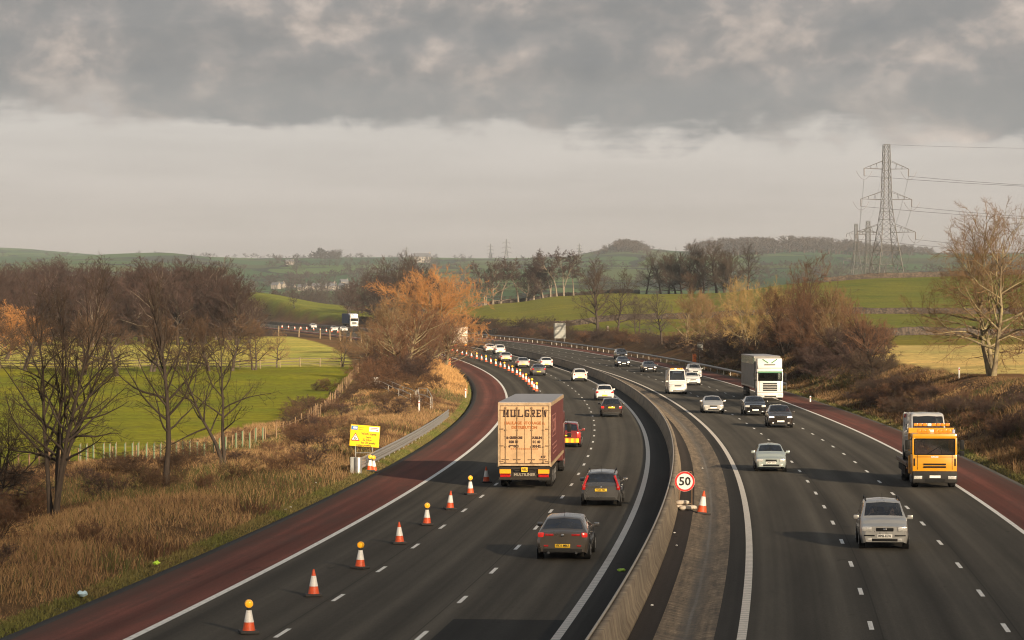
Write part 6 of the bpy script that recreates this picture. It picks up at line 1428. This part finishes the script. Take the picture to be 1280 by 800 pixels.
wall('dry stone wall along the skyline of the right-hand slope below the pylon',[(1030,795),(1080,798),(1130,800),(1180,805),(1240,808),(1400,810)],1.5,seed=5)
# ------------------------------------------------------------------ pylons and lines
M_LAT=mat('grey_lattice_steel',(.055,.052,.048),.6,.2,var=.15); M_INS=mat('brown_insulator',(.06,.045,.04),.4)
def pylon(label,px,Y,Ht,rz,group=None,th=1.0,zoff=0.0):
    g=gp(px,Y,zoff); t=thing('pylon',label,'pylon',g,rz,group); b=MB(); r=.115*th
    wid=lambda z: float(np.interp(z/Ht,[0,.30,.55,1.0],[.105,.062,.032,.020]))*Ht
    lv=[0,.12,.22,.30,.38,.45,.51,.57,.63,.69,.75,.81,.87,.93,1.0]
    cs=lambda z:[Vector((sx*wid(z),sy*wid(z),z)) for sx,sy in ((-1,-1),(1,-1),(1,1),(-1,1))]
    for i in range(len(lv)-1):
        A=cs(lv[i]*Ht); B=cs(lv[i+1]*Ht)
        for k in range(4):
            b.tube(A[k],B[k],r*(1.25 if i<4 else .9),None,4); k2=(k+1)%4
            b.tube(A[k],B[k2],r*.55,None,4); b.tube(A[k2],B[k],r*.55,None,4); b.tube(B[k],B[k2],r*.5,None,4)
    b.build('tower',M_LAT,t)
    tips=[]
    for (f,sp) in ((.82,.175),(.595,.20),(.355,.23)):
        z=f*Ht; a=MB(); x=sp*Ht; w=wid(z)
        for sd in (-1,1):
            tip=Vector((sd*x,0,z+.004*Ht))
            for sy in (-1,1):
                a.tube(Vector((sd*w,sy*w,z)),tip,r*.75,None,4); a.tube(Vector((sd*wid(z+.06*Ht),sy*wid(z+.06*Ht),z+.062*Ht)),tip,r*.6,None,4)
                for u in (.35,.65): a.tube(Vector((sd*(w+(x-w)*u),sy*w*(1-u),z)),Vector((sd*(w+(x-w)*u),0,z+.062*Ht*(1-u))),r*.4,None,4)
            tips.append((tip,sd))
        a.build('cross_arm',M_LAT,t)
    ins=MB(); M=Matrix.Translation(g)@Matrix.Rotation(rz,4,'Z'); ends=[]
    for tip,sd in tips:
        e=tip+Vector((0,0,-.055*Ht)); MB().tube(tip,e,r*1.3,None,5).build('insulator',M_INS,t); ends.append((M@e,sd))
        if th==1.0:
            q_=[tip+Vector((2.6*(k/8-.5)*2-1.2*0,0,-.02*Ht-.062*Ht*(1-(k/4-1)**2))) for k in range(9)]; MB().path(q_,.05,4).build('jumper_loop',M_INS,t)
    return t,ends,M@Vector((0,0,Ht))
G='pylons of the power line on the right'
p1,e1,t1=pylon('tall lattice pylon standing on the right-hand skyline',1108,835,41.5,.25,G)
p2,e2,t2=pylon('smaller pylon second in line behind the tall one',1085,1650,46,.25,G,1.5,2)
p3,e3,t3=pylon('smallest pylon furthest left behind the tall one',1070,2300,48,.25,G,1.9,0)
M_WIRE=mat('cable',(.10,.095,.09),.5,.5)
def cable(a,b,sag,r,lb,grp):
    pts=[a.lerp(b,k/14)-Vector((0,0,sag*4*(k/14)*(1-k/14))) for k in range(15)]
    o=MB().path(pts,r,4).build('power_cable',M_WIRE); tag(o,lb,'cable',grp)
GL='cables of the power line on the right'
def cnames(i): return ('upper','upper','middle','middle','lower','lower')[i]
for i,((a,sd),(b,_)) in enumerate(zip(e1,e2)):
    cable(a,b,9,.045,'thin %s cable from the tall pylon back to the second pylon'%cnames(i),GL+', back span, '+cnames(i))
for i,((a,_),(b,__)) in enumerate(zip(e2,e3)): cable(a,b,8,.06,'faint cable between the two smaller pylons',GL+' between the small pylons')
nx_=at(2300,0,640); 
for i,(a,sd) in enumerate(e1):
    b=Vector((nx_.x+sd*3,nx_.y+sd*8,a.z-6)); cable(a,b,6,.055,'%s cable leading right from the tall pylon'%cnames(i),GL+', right span, '+cnames(i))
cable(t1,Vector((nx_.x,nx_.y,t1.z-5)),4,.035,'thin earth wire leading right from the top of the tall pylon',GL); cable(t1,t2,6,.03,'thin earth wire from the tall pylon top back to the second pylon',GL)
G='tiny pylons on the far ridge'
for px,Y,h,lb in ((508,4650,19,'tiny pylon on the far ridge above the dark copse'),(613,4600,26,'tiny pylon left of two above the crest trees'),(633,4550,34,'taller tiny pylon right of two above the crest trees'),(724,4300,20,'tiny pylon beside the wooded hill'))  : pylon(lb,px,Y,h,.1,G,2.2)
# ------------------------------------------------------------------ far village, farms
M_HW=mat('rendered_house_wall',(.24,.21,.18),.8); M_HS=mat('stone_house_wall',(.26,.22,.18),.85); M_SLATE=mat('slate_roof',(.10,.10,.11),.7); M_TILE=mat('red_tile_roof',(.26,.11,.07),.75); M_WIN=mat('dark_window',(.03,.035,.04),.2)
def house(label,px,Y,rz,wm,rm,group,sc=1.0,L_=10.0):
    t=thing('house',label,'house',gp(px,Y,-.3),rz,group,sc); a,b_,h=L_/2,3.6,5.2
    MB().box((0,0,h/2),(L_,7.2,h)).add([(-a,-b_,h),(-a,b_,h),(-a,0,h+2.9),(a,-b_,h),(a,b_,h),(a,0,h+2.9)],[(0,1,2),(3,5,4)]).build('wall',wm,t)
    r=MB(); 
    for sd in (-1,1): r.box((0,sd*1.98,h+1.45),(L_+.5,4.95,.22),rx=-sd*.68)
    r.box((0,0,h+2.92),(L_+.5,.5,.16)); ro=r.build('roof',rm,t); MB().box((a-.7,0,h+3.1),(.9,.9,1.9)).build('chimney',M_HS,ro)
    w=MB()
    for x in (-a*.6,0,a*.6):
        for z in (1.5,3.9): w.box((x,-b_-.02,z),(1.1,.06,1.3))
    w.build('windows',M_WIN,t); MB().box((a*.3,-b_-.03,1.05),(1.0,.08,2.1)).build('door',M_WIN,t)
G='houses of the far village in the valley'; LBH='small far house of the village in the valley beyond the left wood'
rv=random.Random(4)
for k in range(20):
    px=rv.uniform(385,440) if k<15 else rv.uniform(344,380); Y=rv.uniform(2400,2900); house(LBH,px,Y,rv.uniform(-.6,.6),rv.choice((M_HW,M_HW,M_HS)),M_SLATE,G,rv.uniform(.6,.85))
house('white farmhouse on the far ridge above the orange tree',528,4250,.1,M_HW,M_SLATE,'far farms',1.8,14); house('pale farmhouse on the far hillside left of the dark copse',362,4050,.3,M_HW,M_SLATE,'far farms',1.0,12); 
# trees dotted over the far hills, and woods along the far ridge
rf=random.Random(8); G='tiny trees on the far hills'; LBT='tiny dark tree on the far hillside'
def fartree(px,Y,h,lab,grp,w=1.5,k=None): tree(k or rf.choice(('far','far2')),px,Y,height=h,label=lab,group=grp,bk=B_DARK,tw=T_DARK,wide=w,name='hill_tree')
for k in range(110):
    px=rf.uniform(300,1190) if k%2 else rf.uniform(310,600); Y=rf.choice((2150,2300,2600,2950,3350,3800,4100))+rf.uniform(-60,60); fartree(px,Y,rf.uniform(9,15),LBT,G,1.7)
G='trees of the valley wood beyond the bend'; LBV='grey leafless tree in the valley wood behind the bend'
for k in range(46):
    px=rf.uniform(345,440); Y=rf.uniform(1500,2100); fartree(px,Y,rf.uniform(8,12),LBV,G,1.5)
tiny=tree_meshes('tiny',27,14,stems=1,clear=.06,limb_n=10,limb_len=.55,n2=5,n3=4,n4=0,twig_r=.16,trop=.3,a_low=80,r_trunk=.03)
def mesh_np(me):
    v=np.empty(len(me.vertices)*3); me.vertices.foreach_get('co',v); q=np.empty(len(me.loops),int); me.loops.foreach_get('vertex_index',q); return v.reshape(-1,3),q.reshape(-1,4)
_tv=[mesh_np(m_) for m_ in tiny]; TV=np.concatenate([_tv[0][0],_tv[1][0]]); TQ=np.concatenate([_tv[0][1],_tv[1][1]+len(_tv[0][0])])
def far_mass(name,spots):
    Vs=[];Qs=[]
    for i,(px,Y,h,w) in enumerate(spots):
        g=gp(px,Y,-.5); a=rf.uniform(0,6.28); c,s_=math.cos(a),math.sin(a); k=h/14; P=TV*np.array((k*w,k*w,k)); Vs.append(np.stack([P[:,0]*c-P[:,1]*s_+g.x,P[:,0]*s_+P[:,1]*c+g.y,P[:,2]+g.z],-1)); Qs.append(TQ+len(TV)*i)
    tag(link(name,np_mesh(name,np.concatenate(Vs),np.concatenate(Qs),T_DARK)),kind='stuff')
far_mass('far_woodland',[(px,rf.uniform(4000,4300),float(np.interp(px,[860,900,1000,1100,1165],[13,21,20,15,9])),1.9) for px in (rf.uniform(862,1165) for _ in range(260))])
far_mass('far_woodland',[(px,rf.uniform(4020,4260),rf.uniform(9,14)*math.exp(-((px-783)/40)**2)+2,1.9) for px in (rf.gauss(783,20) for _ in range(110))])
far_mass('far_treeline',[(px,rf.uniform(4500,4720),rf.uniform(4,9)*(2.0 if 392<px<422 else 1),1.9) for px in (rf.choice((rf.uniform(320,480),rf.uniform(385,425),rf.uniform(480,740),rf.uniform(0,330))) for _ in range(110))])
sp=[]
for (x0,y0,x1,y1) in ((318,2700,600,2500),(320,3100,480,3300),(330,3600,600,3500),(720,2600,1190,2700),(860,3000,1190,3100),(730,3300,1000,3350)):
    for k in range(44):
        u=(k+rf.random())/44; sp.append((x0+(x1-x0)*u,y0+(y1-y0)*u+rf.uniform(-15,15),rf.uniform(4,9),2.2))
far_mass('far_hedges',sp)
# ------------------------------------------------------------------ litter on the verges
def litter(lb,px,Y,sz,m,seed,o=None,dz=.02):
    bm=bmesh.new(); bmesh.ops.create_icosphere(bm,subdivisions=2,radius=sz); rg_=random.Random(seed)
    for v in bm.verts: v.co=Vector((v.co.x*rg_.uniform(.6,1.3),v.co.y*rg_.uniform(.6,1.3),v.co.z*rg_.uniform(.25,.7)))
    me=bpy.data.meshes.new('litter'); bm.to_mesh(me); bm.free(); me.materials.append(m); p=gp(px,Y,dz+sz*.3)
    ob=link('litter',me); ob.location=p; tag(ob,lb,'litter','scraps of litter along the road edges')
M_LW=mat('white_litter',(.66,.65,.62),.6); M_LB=mat('pale_blue_bag',(.36,.50,.58),.5); M_LG=mat('lime_green_litter',(.40,.62,.04),.5)
litter('crumpled pale blue plastic bag in the rough grass at the lower left',103,80.5,.17,M_LB,1,dz=.22)
litter('lime green scrap in the grass edge at the lower left',195,90.2,.13,M_LG,2,dz=.25)
for k,(px,py) in enumerate(((214,712),(75,773),(52,782),(305,674),(318,669),(357,637),(363,634),(395,606),(345,652),(408,628),(473,577))):
    s,o=pix_road(px,py); q=road(s,o); litter('white scrap of litter at the edge of the left hard shoulder',640+F*q[0]/q[1],float(q[1]),.06,M_LW,k+5,dz=.02)
for k,(px,py) in enumerate(((843,667),(815,758),(846,683),(878,586))):
    s,o=pix_road(px,py); q=road(s,o); ob=None; litter('white scrap of litter on the central reserve',640+F*q[0]/q[1],float(q[1]),.05,M_LW,k+25,dz=.42)
s,o=pix_road(777,714); q=road(s,o); litter('lime green weed clump beside the concrete barrier',640+F*q[0]/q[1],float(q[1]),.13,M_LG,41,dz=.40)
